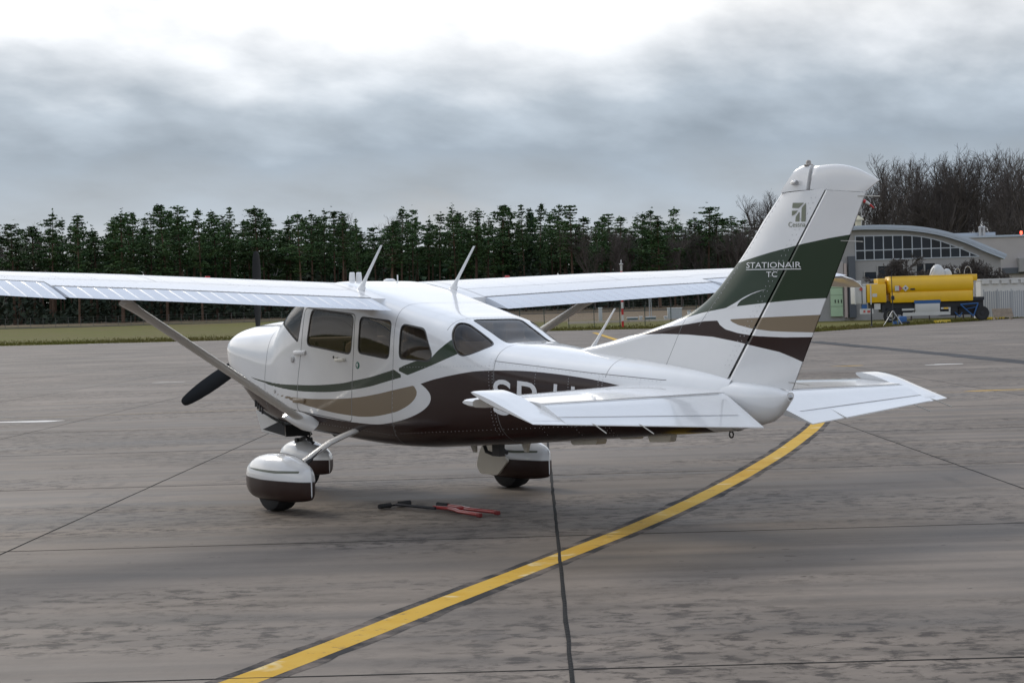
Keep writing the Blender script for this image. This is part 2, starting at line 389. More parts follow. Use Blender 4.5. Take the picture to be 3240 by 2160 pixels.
dp = g.n('ShaderNodeVectorMath', operation='DOT_PRODUCT'); g.l(pos, dp.inputs[0]); dp.inputs[1].default_value = tuple(FWD); dep = dp.outputs['Value']
n1 = g.noise(pos, .09, 5, .6); n2 = g.noise(pos, .9, 5, .7); n3 = g.noise(pos, 6, 4, .7)
gc = g.mix(g.rng(n2, .3, .7), (.075, .088, .016), (.135, .120, .028)); gc = g.mix(g.m('MULTIPLY', g.rng(n1, .42, .62), .6), gc, (.125, .092, .045))
dry = g.mix(g.rng(n2, .3, .7), (.13, .094, .060), (.20, .155, .105))
dw = g.m('ADD', dep, g.m('MULTIPLY', g.m('SUBTRACT', n1, .5), 25)); dl = g.n('ShaderNodeVectorMath', operation='DOT_PRODUCT'); g.l(pos, dl.inputs[0]); dl.inputs[1].default_value = tuple(RGT)
thr = g.rng(dl.outputs['Value'], -38, -6, 338, 222); gc = g.mix(g.rng(g.m('SUBTRACT', dw, thr), 0, 30), gc, dry)
gk = g.n('ShaderNodeVectorMath', operation='SCALE'); g.l(gc, gk.inputs[0]); g.l(g.rng(n3, .3, .7, .75, 1.25), gk.inputs[3]); g.l(gk.outputs[0], g.b.inputs['Base Color']); g.b.inputs['Roughness'].default_value = .9; g.b.inputs['Specular IOR Level'].default_value = .1
FIELD = g.M
radii = [0, 40, 80, 110, 140, 172, 190, 205, 220, 240, 260, 285, 310, 330, 350, 372, 385, 400, 430, 470, 530, 600, 800, 1200, 2000, 3200]; na = 180
V = []; Fc = []
for i, r in enumerate(radii):
    for j in range(na):
        a = 2*PI*j/na; V.append((CAMP[0]+r*math.cos(a), CAMP[1]+r*math.sin(a), terr(r)+(0 if r < 180 else .06*math.sin(3.1*a*7+r))))
for i in range(len(radii)-1):
    for j in range(na): Fc.append((i*na+j, i*na+(j+1) % na, (i+1)*na+(j+1) % na, (i+1)*na+j))
GRD = tag(mesh('grass_field', V, Fc, FIELD, smooth=True), kind='structure')
def gp(px, D): # point on flat ground in pixel column px at depth D
    q = at(px, 1000, D); return np.array([q[0], q[1], 0.0])
edge = [gp(-2600, 182), gp(-1200, 178), gp(0, 176), gp(731, 167), gp(1200, 166), gp(1730, 164), gp(2074, 157), gp(2200, 150), gp(2330, 112), gp(2440, 107), gp(2574, 110), gp(2890, 129), gp(3240, 157), gp(3700, 205), gp(5200, 300)]
back = [CAMP-FWD*220+RGT*260, CAMP-FWD*220-RGT*220]
ap = [(p[0], p[1], -.012) for p in edge+back]
APR = tag(mesh('apron', ap, [tuple(range(len(ap)))[::-1]], CONCF), kind='structure')
if APR.data.polygons[0].normal.z < 0: APR.data.flip_normals()
# concrete slabs, one object each
bm = bmesh.new(); bmesh.ops.create_cube(bm, size=1)
for v in bm.verts: v.co = Vector((v.co.x*(TP-.007), v.co.y*(AP-.009), v.co.z*.0098-.0049))
bmesh.ops.bevel(bm, geom=[e for e in bm.edges if all(v.co.z > -.004 for v in e.verts)], offset=.004, segments=1, affect='EDGES')
slab_me = bpy.data.meshes.new('slab'); bm.to_mesh(slab_me); bm.free(); slab_me.materials.append(CONC)
def to_px(P):
    q = CR @ (np.asarray(P, float)-CAMP); return (1620+FPX*q[0]/q[2], 1080-FPX*q[1]/q[2], q[2])
nsl = 0
for i in range(-1, 13):
    for j in range(-12, 13):
        c_ = D1*(T0-TP*(i-.5))+D2*(A0+AP*(j+.5)); ok = False
        for u in np.linspace(-.5, .5, 5):
            for w in np.linspace(-.5, .5, 5):
                q = to_px(c_+D1*TP*u+D2*AP*w)
                if q[2] > 3 and -60 < q[0] < 3300 and 900 < q[1] < 2230: ok = True
        if ok:
            o = link('slab', slab_me, APR); o.location = (c_[0], c_[1], random.uniform(-.0004, 0)); o.rotation_euler = (0, 0, GROT); nsl += 1
SEALM = mat('joint_bitumen', (.012, .012, .012), .85, spec=.15, nscale=6, namp=.3, bump=.4, bscale=25)
def joint(p0, d, L, wd, z, amp, n):
    e = np.array([-d[1], d[0], 0]); V = []; r = np.random.default_rng(int(abs(p0[0]*97+p0[1]*31))+3)
    for k in range(n+1):
        p = p0+d*(L*k/n); a = amp*r.standard_normal(); w1 = wd*.5*(1+.16*r.standard_normal()); w2 = wd*.5*(1+.16*r.standard_normal())
        for s_, ww, zz in ((-1, max(w1, .004), z), (0, 0, z+.0015), (1, max(w2, .004), z)): q = p+e*(s_*ww+a); V.append((q[0], q[1], zz))
    o = mesh('joint_seal', V, [(3*k+a, 3*k+a+1, 3*k+a+4, 3*k+a+3) for k in range(n) for a in (0, 1)], SEALM, APR)
    if o.data.polygons[0].normal.z < 0: o.data.flip_normals()
for j in range(-6, 8):
    thick = {0: .023, 1: .017, -1: .016, -2: .014}.get(j, .014); p0 = D2*(A0+AP*j)+D1*(-55)
    L = 55+16.5 if j == 0 else 55+9+4.9*min(1, abs(j))
    joint(p0, D1, L, thick, .0022 if j == 0 else .0012, .0012, 240 if j == 0 else 160)
for i in range(-1, 13):
    p0 = D1*(T0-TP*i)+D2*(-26); joint(p0, D2, 60, .011 if i > 0 else .018, .0012, .001, 130)
# taxi line: dark border with a yellow stripe
def ribbon(name, pts, wd, z, m_, par=None, jit=0.0, sub=8):
    P = [np.array((*p, 0.0)) for p in catmull([tuple(p) for p in pts], sub)]; V = []; r = np.random.default_rng(5)
    for k, p in enumerate(P):
        t = P[min(k+1, len(P)-1)]-P[max(k-1, 0)]; t /= np.linalg.norm(t); e = np.array([-t[1], t[0], 0])
        for s_ in (-1, 1): q = p+e*(s_*wd/2*(1+jit*r.standard_normal())); V.append((q[0], q[1], z))
    o = mesh(name, V, [(2*k, 2*k+1, 2*k+3, 2*k+2) for k in range(len(P)-1)], m_, par)
    if o.data.polygons[0].normal.z < 0: o.data.flip_normals()
    return o
YP = [(9.3, -7.7), (8.35, -6.05), (7.79, -5.09), (7.2, -4.12), (6.58, -3.13), (5.62, -1.56), (4.45, .31), (3.09, 2.27), (1.70, 4.15), (.09, 6.23), (-2.55, 9.45), (-6.0, 13.2)]
g = NT_('line_border_paint'); pos = g.n('ShaderNodeNewGeometry').outputs['Position']; n1 = g.noise(pos, 2.2, 6, .7); n2 = g.noise(pos, 25, 4, .7)
g.l(g.mix(g.rng(n1, .44, .62), (.034, .033, .034), (.17, .14, .118)), g.b.inputs['Base Color']); g.b.inputs['Roughness'].default_value = .85; g.b.inputs['Specular IOR Level'].default_value = .1
BORD = g.M
g = NT_('yellow_line_paint'); pos = g.n('ShaderNodeNewGeometry').outputs['Position']; n1 = g.noise(pos, 1.1, 6, .65); n2 = g.noise(pos, 9, 6, .75); n3 = g.noise(pos, 2.6, 3, .6, .4)
yc = g.mix(g.rng(n1, .35, .68), (.50, .285, .022), (.56, .365, .07)); yc = g.mix(g.m('MULTIPLY', g.rng(n3, .60, .66), .75, clamp=True), yc, (.62, .52, .30)); yc = g.mix(g.m('MULTIPLY', g.rng(n2, .57, .66), .7, clamp=True), yc, (.20, .14, .06))
g.l(yc, g.b.inputs['Base Color']); g.b.inputs['Roughness'].default_value = .75; g.b.inputs['Specular IOR Level'].default_value = .15
YEL = g.M
tag(ribbon('taxi_line_border', YP, .32, .0008, BORD, jit=.05), kind='structure'); tag(ribbon('taxi_line', YP, .178, .0016, YEL, jit=.012), kind='structure')
YF_ = mat('faded_yellow_paint', (.40, .27, .10), .6, nscale=3, namp=.3); TARM = mat('tar_repair', (.07, .07, .073), .85, spec=.1, nscale=1.2, namp=.35)
tag(ribbon('guide_line', [(-19, -1), (-16.81, 3.23), (-14.72, 7.25), (-9.7, 12.8), (-4.75, 18.11), (2, 25)], .045, .001, YF_), kind='structure')
a, b_ = on_ground(1880, 1052), on_ground(1956, 1077); tag(ribbon('guide_line', [(a[0], a[1]), tuple(((a+b_)/2)[:2]), (b_[0], b_[1])], .35, .004, MATS['faded_yellow_paint'] if False else YEL), kind='structure')
tag(ribbon('tar_strip', [(-42.08, 50.35), (-28, 39.7), (-14.55, 29.52), (-5, 22.4)], .75, .001, TARM, jit=.06, sub=14), kind='structure')
def blob(name, c_, rx, ry, rz, z, m_, seed, kind='structure'):
    r = np.random.default_rng(seed); n = 28; ph = r.uniform(0, 6, 4); V = []
    for k in range(n):
        a = 2*PI*k/n; q = 1+.22*math.sin(2*a+ph[0])+.16*math.sin(3*a+ph[1])+.1*math.sin(5*a+ph[2]); x, y = rx*q*math.cos(a), ry*q*math.sin(a); V.append((c_[0]+x*math.cos(rz)-y*math.sin(rz), c_[1]+x*math.sin(rz)+y*math.cos(rz), z))
    return tag(mesh(name, V, [tuple(range(n))], m_), kind=kind)
ra = math.atan2(RGT[1], RGT[0])
WPATCH = mat('mottled_white', (.62, .59, .55), .5, nscale=4, namp=.25)  # mottled off-white for irregular flat patches on the concrete
for px, py, w, h, sd in ((95, 1333, .60, .22, 1), (530, 1209, .40, .12, 2), (2990, 1152, .55, .2, 4), (330, 1087, 1.8, .7, 6)):
    q = on_ground(px, py); blob('ground_patch', q, w, h, ra, .001, WPATCH, sd)
for px, py, w, h, sd in ((3150, 1234, .55, .12, 3), (2685, 1157, .5, .15, 5)): q = on_ground(px, py); blob('ground_patch', q, w, h, ra, .001, YEL, sd)
# ================================================================== vegetation
LEAFS = {}
def leafmat(name, c0, c1, var=.25):
    g = NT_(name); oi = g.n('ShaderNodeObjectInfo').outputs['Random']; pos = g.n('ShaderNodeTexCoord').outputs['Object']
    c_ = g.mix(g.rng(g.noise(pos, .55, 4, .65), .32, .68), c0, c1); v = g.n('ShaderNodeVectorMath', operation='SCALE'); g.l(c_, v.inputs[0]); g.l(g.rng(oi, 0, 1, 1-var, 1+var), v.inputs[3]); g.l(v.outputs[0], g.b.inputs['Base Color'])
    g.b.inputs['Roughness'].default_value = .8; g.b.inputs['Specular IOR Level'].default_value = .15; return g.M
PINE = leafmat('pine_needles', (.022, .058, .024), (.078, .130, .042)); SPRUCE = leafmat('spruce_needles', (.016, .042, .022), (.045, .082, .034)); BARKP = leafmat('pine_bark', (.05, .034, .026), (.13, .082, .055), .5)
TWIG = leafmat('bare_twigs', (.060, .051, .046), (.112, .096, .087), .25); TWIGL = leafmat('pale_twigs', (.13, .105, .10), (.20, .17, .16), .2); BUSH = leafmat('undergrowth_leaves', (.016, .028, .020), (.040, .050, .030), .2); BUSHB = leafmat('brown_shrub', (.05, .038, .03), (.09, .068, .055), .2)
def leafquads(C, S, flat, r, name, m_):
    """many small randomly turned leaf-clump quads at centres C with sizes S"""
    n = len(C); a = r.normal(size=(n, 3)); a[:, 2] *= flat; a /= np.linalg.norm(a, axis=1, keepdims=True); b_ = r.normal(size=(n, 3)); b_[:, 2] *= flat; b_ -= a*(a*b_).sum(1, keepdims=True); b_ /= np.linalg.norm(b_, axis=1, keepdims=True)
    S = S[:, None]; k = r.uniform(.35, .75, (n, 1)); P = np.stack([C-a*S-b_*S*k*.4, C-a*S*.1+b_*S*k, C+a*S+b_*S*k*.2, C+a*S*.2-b_*S*k], 1).reshape(-1, 3)
    me = bpy.data.meshes.new(name); me.vertices.add(4*n); me.vertices.foreach_set('co', P.ravel()); me.loops.add(4*n); me.loops.foreach_set('vertex_index', np.arange(4*n)); me.polygons.add(n); me.polygons.foreach_set('loop_start', np.arange(0, 4*n, 4)); me.polygons.foreach_set('loop_total', np.full(n, 4)); me.update(); me.validate(); me.materials.append(m_); return me
def make_pine(seed, H, spruce=False):
    r = np.random.default_rng(seed); C = []; S = []; tr = MB(); bend = r.normal(0, .014, 2); ph_ = r.uniform(0, 6.28); w1_ = r.uniform(.8, 1.5)
    ax = lambda z: np.array([bend[0]*z*z/H, bend[1]*z*z/H, z])
    tr.tube([ax(z) for z in np.linspace(0, H*.97, 7)], [.24*(1-.88*t)+.01 for t in np.linspace(0, 1, 7)], 6)
    z0 = H*(.18 if spruce else r.uniform(.36, .62)); z = z0
    while z < H*.985:
        f = (z-z0)/(H-z0); R_ = ((1-f)**.85*2.6+.15) if spruce else (min(1, (f+.18)*2.2)*(1-f)**.66*4.0*r.uniform(.45, 1.3)*(.85+.3*math.sin(z*w1_+ph_))+.15); nb2 = r.integers(3, 6)
        a0 = r.uniform(0, 6.28)
        for k in range(nb2):
            if not spruce and r.random() < .30: continue
            a = a0+k*6.28/nb2+r.normal(0, .35); L = R_*r.uniform(.55, 1.15); rise = (-.25 if spruce else r.uniform(.05, .42)+.25*f); p0 = ax(z)
            e = np.array([math.cos(a), math.sin(a), 0]); tip = p0+e*L+np.array([0, 0, rise*L])
            tr.tube([p0, tip], [.045*(1-f)+.02, .008], 3, caps=False)
            ncl = max(2, int(L*2.4))
            for q in range(ncl):
                t = .35+.65*(q+.6)/ncl; c_ = p0+(tip-p0)*t; m_ = int(r.integers(11, 18))
                C += list(c_+r.normal(0, 1, (m_, 3))*np.array([.40, .40, .15])*(.55+.30*L*.4)); S += list(r.uniform(.12, .28, m_))
        z += r.uniform(.40, .85)*(1 if not spruce else .75)
    tip = ax(H); C += list(tip+r.normal(0, 1, (16, 3))*np.array([.16, .16, .5])+np.array([0, 0, -.45])); S += list(r.uniform(.14, .28, 16))
    t_ob = tr.build('trunk', BARKP, None); t_me = t_ob.data; bpy.data.objects.remove(t_ob)
    return t_me, leafquads(np.array(C), np.array(S), .55, r, 'crown', SPRUCE if spruce else PINE)
def make_bare(seed, H, m_, dens=1.0, up=.55):
    r = np.random.default_rng(seed); SEG = []
    def grow(p, d, L, rad, lev):
        n = 3 if lev < 3 else 2; q = p
        for k in range(n):
            d2 = d+r.normal(0, .11+.05*lev, 3); d2[2] += .07*up; d2 /= np.linalg.norm(d2); e = q+d2*L/n; SEG.append((q, e, rad*(1-.25*k/n), rad*(1-.25*(k+1)/n), lev))
            if lev < 5 and (lev > 0 or k > 0):
                for _ in range(r.integers(1, 3) if lev < 4 else r.integers(1, 4)):
                    if r.random() > dens: continue
                    s_ = r.normal(0, 1, 3); s_ -= d2*(s_@d2); s_ /= np.linalg.norm(s_); an = r.uniform(.32, .68); dd = d2*math.cos(an)+s_*math.sin(an); dd[2] += .25*up; dd /= np.linalg.norm(dd)
                    grow(e, dd, L*r.uniform(.5, .72), max(rad*.52, .011), lev+1)
            q, d = e, d2
        if lev < 5: grow(q, d, L*.62, max(rad*.62, .011), lev+1)
    grow(np.array([0., 0, 0]), np.array([0., 0, 1]), H*.42, H*.0125, 0)
    SEG.sort(key=lambda s: s[4]); zmax = max(s[1][2] for s in SEG); k = H/zmax; trk, crn = MB(), MB()
    for a, b_, r0, r1, lev in SEG: (trk if lev == 0 else crn).tube([a*k, b_*k], [r0, r1], 6 if lev == 0 else 3, caps=False)
    ms = []
    for nm, q in (('trunk', trk), ('crown', crn)):
        o = mesh(nm, q.v, q.f, m_); ms.append(o.data); bpy.data.objects.remove(o)
    return ms
def plant(name, parts, P, scale, rz, label, cat, group, sxy=None):
    e = empty(name, P, rz); s_ = sxy or scale; e.scale = (s_, s_, scale); e.rotation_euler = (random.gauss(0, .018), random.gauss(0, .018), rz); tag(e, label, cat, group)
    for nm, me in zip(('trunk', 'crown'), parts): link(nm, me, e)
    return e
PINES = [make_pine(k+11, 24) for k in range(11)]; SPR = [make_pine(k+31, 20, True) for k in range(2)]
def tree_at(px, topy, D, kind, k, label, group, H0, name, cat='tree', sxy=None):
    b_ = at(px, 1000, D); z0 = float(terr(np.linalg.norm(b_[:2]-CAMP[:2]))); t = at(px, topy, D); h = t[2]-z0
    # the base stands plumb under the top
    q = at(px, topy, D); return plant(name, kind[k % len(kind)], (q[0], q[1], z0-.1), (h+.1)/H0, random.uniform(0, 6.28), label, cat, group, sxy)
TOPS = [(-60, 690), (40, 702), (160, 662), (205, 690), (250, 655), (300, 700), (345, 660), (390, 668), (427, 642), (462, 660), (500, 668), (530, 646), (565, 655), (600, 672), (630, 660), (675, 650), (712, 657), (760, 680), (800, 652), (838, 668), (905, 685), (940, 676), (975, 657), (1008, 664), (1045, 652), (1090, 672), (1120, 690), (1190, 690), (1232, 675), (1272, 655), (1312, 664), (1353, 660), (1395, 672), (1430, 650), (1462, 655), (1500, 655), (1540, 668), (1582, 650), (1620, 660), (1655, 648), (1710, 637), (1762, 635), (1792, 650), (1835, 680), (1886, 668), (1940, 677), (1975, 684), (2010, 660), (2055, 663), (2092, 682), (2130, 660), (2165, 680), (2200, 672), (2240, 655), (2265, 656), (2310, 676), (2350, 690), (2400, 690)]
PL1 = 'tall Scots pine with a bare trunk at the forest edge beyond the airfield'; PL2 = 'pine half hidden behind the forest edge beyond the airfield'
for k, (px, ty) in enumerate(TOPS): tree_at(px+random.uniform(-13, 13), ty+(random.choice((0, 0, 6, 16, 30))), 388+30*((k*37) % 7)/7, PINES, k*7+k//5, PL1, 'front row of pines at the forest edge', 24, 'pine_tree', sxy=random.uniform(.7, 1.75))
r = np.random.default_rng(3)
for row, (D, n, dy) in enumerate(((416, 44, 26), (434, 46, 30), (456, 48, 36), (480, 50, 40))):
    for k in range(n):
        px = -160+2650*(k+r.uniform(.15, .85))/n; ty = np.interp(px, [t[0] for t in TOPS], [t[1] for t in TOPS])+dy+r.uniform(-14, 60)
        sp = r.random() < .22; tree_at(px, ty, D+r.uniform(-7, 7), SPR if sp else PINES, int(r.integers(0, 11)), ('narrow dark spruce' if sp else 'pine')+' half hidden behind the forest edge beyond the airfield', 'spruces inside the forest' if sp else 'pines inside the forest', 20 if sp else 24, 'spruce_tree' if sp else 'pine_tree', sxy=r.uniform(.8, 1.9))
BARE = [make_bare(k+51, 18, TWIG, .93, 1.25) for k in range(5)]; PALE = [make_bare(k+71, 16, TWIGL, .75, .9) for k in range(2)]
for k, (px, ty) in enumerate(((15, 705), (70, 710), (115, 695), (1165, 668), (1185, 665), (870, 668), (2030, 668))): tree_at(px, ty, 432+3*k, PALE, k, 'pale leafless birch among the pines of the forest edge', 'bare birches in the forest', 16, 'birch_tree')
BT = [(2415, 612), (2450, 596), (2500, 640), (2560, 600), (2620, 560), (2668, 545), (2700, 528), (2740, 540), (2790, 512), (2838, 485), (2868, 478), (2905, 500), (2950, 455), (2985, 478), (3020, 492), (3062, 486), (3100, 500), (3140, 462), (3165, 470), (3205, 480), (3245, 462), (3285, 470), (3330, 480)]
for k, (px, ty) in enumerate(BT): tree_at(px, ty, (300 if px < 2600 else 232)+9*((k*5) % 4), BARE, k, 'tall leafless tree with dense brown twigs behind the curved-roof hangar', 'bare trees behind the hangar', 18, 'bare_tree')
for k in range(30):
    px = 2560+r.uniform(0, 760); ty = np.interp(px, [t[0] for t in BT], [t[1] for t in BT])+r.uniform(60, 170); tree_at(px, ty, 262+r.uniform(0, 35), BARE, k, 'smaller leafless tree in the thicket behind the hangar', 'bare trees in the thicket', 18, 'bare_tree')
for k in range(16):
    px = 1850+r.uniform(0, 620); ty = np.interp(px, [t[0] for t in TOPS], [t[1] for t in TOPS])+r.uniform(25, 70); tree_at(px, ty, 384+r.uniform(0, 10), BARE, k, 'leafless brown tree mixed into the forest edge', 'bare trees at the forest edge', 18, 'bare_tree')
# undergrowth and the depth of the wood, which read as one mass
def mass(name, m_, n, pxr, Dr, hfun, S, label, seed, flat=.8):
    r = np.random.default_rng(seed); px = r.uniform(*pxr, n); D = r.uniform(*Dr, n); C = CAMP[None, :2]+(FWD[None, :2]+((px-1620)/FPX)[:, None]*RGT[None, :2])*D[:, None]
    rr = np.linalg.norm(C-CAMP[None, :2], axis=1); h = hfun(px, r)*r.beta(1.1, 1.5, n); Z = terr(rr)+h
    o = link(name, leafquads(np.concatenate([C, Z[:, None]], 1), r.uniform(*S, n), flat, r, name, m_)); return tag(o, label, 'undergrowth', kind='stuff')
lump = lambda px, r: (1+.5*np.sin(px/37.)+.4*np.sin(px/91.+2))
mass('undergrowth', BUSH, 26000, (-300, 2620), (392, 470), lambda px, r: 5.5*lump(px, r)+1.5, (.35, .8), 'dark undergrowth filling the foot of the pine forest', 9)
mass('forest_interior', SPRUCE, 30000, (-400, 2700), (470, 540), lambda px, r: 17+0*px, (.8, 1.6), 'dark interior of the pine forest', 12)
mass('thicket', BUSHB, 12000, (2430, 3500), (240, 300), lambda px, r: 4.5*lump(px, r)+4, (.18, .5), 'brown thicket under the bare trees behind the hangar', 14)
mass('ivy_thicket', BUSH, 9000, (2430, 3500), (245, 310), lambda px, r: 3.2*lump(px*1.3, r)+3, (.2, .5), 'dark evergreen growth under the bare trees behind the hangar', 15)
# grass tufts along the near edge of the field
r = np.random.default_rng(21); n = 16000; px = r.uniform(-60, 2330, n); D = r.uniform(158, 215, n)**1.0
ed = np.interp(px, [-1200, 0, 731, 1730, 2074, 2200, 2330], [178, 176, 167, 164, 157, 150, 112]); D = ed+.4+np.abs(r.normal(0, 14, n)); 
px2 = r.uniform(2330, 3240, 7000); D_2 = np.interp(px2, [2330, 2440, 2574, 2890, 3240], [112, 107, 110, 129, 157])+.3+np.abs(r.normal(0, 9, 7000)); px = np.concatenate([px, px2]); D = np.concatenate([D, D_2]); n = len(px)
C = CAMP[None, :2]+(FWD[None, :2]+((px-1620)/FPX)[:, None]*RGT[None, :2])*D[:, None]; Z = terr(np.linalg.norm(C-CAMP[None, :2], axis=1)); h = r.uniform(.05, .20, n); a = r.uniform(0, 6.28, n); w = .06
P = np.stack([np.stack([C[:, 0]-w*np.cos(a), C[:, 1]-w*np.sin(a), Z], 1), np.stack([C[:, 0]+w*np.cos(a), C[:, 1]+w*np.sin(a), Z], 1), np.stack([C[:, 0]+r.normal(0, .04, n), C[:, 1]+r.normal(0, .04, n), Z+h], 1)], 1).reshape(-1, 3)
me = bpy.data.meshes.new('grass_tufts'); me.vertices.add(3*n); me.vertices.foreach_set('co', P.ravel()); me.loops.add(3*n); me.loops.foreach_set('vertex_index', np.arange(3*n)); me.polygons.add(n); me.polygons.foreach_set('loop_start', np.arange(0, 3*n, 3)); me.polygons.foreach_set('loop_total', np.full(n, 3)); me.update(); me.validate(); me.materials.append(FIELD)
tag(link('grass_tufts', me), 'short grass growing along the apron edge', 'grass', kind='stuff')
# ================================================================== buildings and airfield things
RA = math.atan2(RGT[1], RGT[0])
class Fr:
    """upright frame facing the camera: local x to the right, y away, z up, standing on pixel (px,py) at depth D"""
    def __init__(s, px, py, D, z=None, turn=0.0):
        s.D = D; s.B = at(px, py, D); s.turn = turn
        if z is not None: s.B[2] = z
        s.e1 = RGT*math.cos(turn)+FWD*math.sin(turn)
    def q(s, px, py):
        d = at(px, py, s.D)-s.B; return float(d@RGT), float(d[2])
    def emp(s, name): return empty(name, s.B, RA+s.turn)
cA = lambda x, y: (2640+x/3.92, 800+y/3.92)
cB = lambda x, y: (2640+x/3.92, 440+y/3.92)
cC = lambda x, y: (1960+x/9.8, 920+y/9.8)
cD = lambda x, y: (1560+x/3.459, 900+y/3.459)
RENDER = mat('grey_render', (.31, .30, .29), .8, nscale=.6, namp=.06); RENDER2 = mat('pale_render', (.40, .37, .355), .8, nscale=.5, namp=.05); SLATE = mat('slate_cladding', (.085, .095, .11), .6); ROOFM = mat('roof_metal', (.40, .45, .51), .35, metal=.4); FRAMEM = mat('window_frame_alu', (.40, .43, .46), .4, metal=.3); PANE = mat('dark_pane', (.008, .013, .020), .15, spec=.35, objvar=.5); PALEG = mat('pale_green_door', (.40, .54, .36), .5, nscale=1, namp=.04); PINKC = mat('pink_column', (.46, .38, .345), .8)
fr = Fr(*cA(900, 780), 176, z=.1)
H = fr.emp('hangar'); tag(H, 'grey hangar with a curved metal roof and a band of dark windows', 'building')
top = catmull([fr.q(*cB(*p)) for p in [(-420, 1140), (-100, 1100), (215, 1082), (450, 1070), (700, 1070), (1000, 1085), (1300, 1132), (1600, 1215), (1850, 1312), (2120, 1430)]], 5)
low = catmull([fr.q(*cB(*p)) for p in [(-420, 1200), (-100, 1155), (215, 1132), (450, 1126), (700, 1130), (1000, 1150), (1300, 1200), (1600, 1290), (1850, 1398), (2090, 1490)]], 5)
b = MB(); b.prism(top+low[::-1], 1, -.55, 14); b.build('roof', ROOFM, H)
b = MB()
for k in (.35, .62): b.prism([(t[0], t[1]*(1-k)+l[1]*k) for t, l in zip(top, low)]+[(t[0], t[1]*(1-k-.07)+l[1]*(k+.07)) for t, l in zip(top, low)][::-1], 1, -.60, -.551)
b.build('roof_rib', mat('rib_metal', (.42, .47, .53), .4, metal=.3), H)
xr, _ = fr.q(*cA(2080, 100)); xl, _ = fr.q(*cA(262, 500))
wallp = [(xl-9, -.3), (xr, -.3)]+[p for p in low[::-1] if p[0] <= xr and p[0] >= xl-9]
b = MB(); b.prism(wallp, 1, 0, 13.5); b.build('wall', RENDER, H)
cols = [262, 375, 490, 608, 725, 845, 965, 1082, 1200, 1318, 1437, 1555, 1675, 1790]
bot = lambda x: fr.q(*cA(x, 93-48*(x-262)/1528))[1]; mid = lambda x: fr.q(*cB(x, 1387-42*(x-262)/1293))[1]
topw = lambda x: fr.q(*cB(x, np.interp(x, [262, 845, 965, 1082, 1200, 1318, 1437, 1555, 1675, 1790, 1800], [1207, 1195, 1200, 1212, 1234, 1266, 1308, 1352, 1405, 1452, 1458])))[1]
WB = []
for a, c_ in zip(cols[:-1], cols[1:]):
    xa, xc = fr.q(*cA(a, 50))[0], fr.q(*cA(c_, 50))[0]
    for lo, hi in ((bot, mid), (mid, topw)):
        z0, z1 = lo(a), lo(c_); z2, z3 = min(hi(c_), topw(c_)), min(hi(a), topw(a))
        if z2-z1 < .05 and z3-z0 < .05: continue
        z2 = max(z2, z1+.01)
        b = MB(); g_ = .035; b.prism([(xa+g_, z0+g_), (xc-g_, z1+g_), (xc-g_, max(z2-g_, z1+g_+.005)), (xa+g_, max(z3-g_, z0+g_+.005))], 1, -.03, -.012); b.build('window_pane', PANE, H)
    for x in (a,):
        b = MB(); b.box((xa-.05, -.07, bot(a)-.04), (xa+.05, -.001, topw(a)+.05)); b.build('mullion', FRAMEM, H)
b = MB(); xa, xc = fr.q(*cA(262, 50))[0], fr.q(*cA(1790, 50))[0]
for f_, x1 in ((bot, 1790), (mid, 1600)):
    xe = fr.q(*cA(x1, 50))[0]; b.prism([(xa, f_(262)-.05), (xe, f_(x1)-.05), (xe, f_(x1)+.05), (xa, f_(262)+.05)], 1, -.075, -.0305)
tp = [(fr.q(*cA(x, 50))[0], topw(x)) for x in np.linspace(262, 1795, 30)]; b.prism([(x, z-.04) for x, z in tp]+[(x, z+.06) for x, z in tp[::-1]], 1, -.08, -.031); b.build('window_rail', FRAMEM, H)
def rbox(name, p0, p1, y0, y1, m_, par, frm=fr, f=cA):
    a, c_ = frm.q(*f(*p0)), frm.q(*f(*p1)); b = MB(); b.box((min(a[0], c_[0]), y0, min(a[1], c_[1])), (max(a[0], c_[0]), y1, max(a[1], c_[1]))); return b.build(name, m_, par)
rbox('corner_pier', (158, 45), (266, 800), -.5, .2, SLATE, H); rbox('column', (106, 130), (157, 800), -.42, .2, PINKC, H)
dr = rbox('door', (-60, 285), (105, 785), -.2, .1, PALEG, H)
for x in (5, 43, 82): rbox('door_light', (x-6, 580), (x+6, 620), -.24, -.201, PANE, dr)
for y in (300, 430, 520, 660): rbox('door_groove', (-60, y), (105, y+5), -.215, -.2005, mat('groove_green', (.26, .36, .24), .7), dr)
rbox('lintel', (-200, 120), (105, 280), -.3, .1, RENDER2, H)
for x0, x1, y0, y1 in ((372, 522, 240, 318), (535, 690, 165, 330), (700, 858, 152, 330), (1012, 1110, 136, 300), (1118, 1250, 130, 300)):
    rbox('window_pane', (x0, y0), (x1, y1), -.03, -.011, PANE, H)
    wfm = MB(); a, c_ = fr.q(*cA(x0, y0)), fr.q(*cA(x1, y1))
    for (u0, w0), (u1, w1) in (((a[0]-.06, c_[1]), (a[0]+.02, a[1]+.08)), ((c_[0]-.02, c_[1]), (c_[0]+.06, a[1]+.08)), ((a[0]+.02, a[1]), (c_[0]-.02, a[1]+.08))): wfm.box((u0, -.09, w0), (u1, -.0305, w1))
    wfm.build('window_frame', mat('frame_grey', (.36, .35, .33), .6), H)
a = fr.q(*cB(343, 1060)); b = MB(); b.lathe([(.30, -.2), (.30, .45), (.55, .5), (.55, .6), (.10, .95), (.0, .98)], 16, c=(a[0], 2.0, a[1])); b.build('roof_ventilator', [mat('vent_cream', (.55, .50, .36), .6)], H)
fr2 = Fr(*cA(2400, 500), 205, z=.6)
AN = fr2.emp('flat_building'); tag(AN, 'grey flat-roofed building beside the hangar with steel flues on top', 'building')
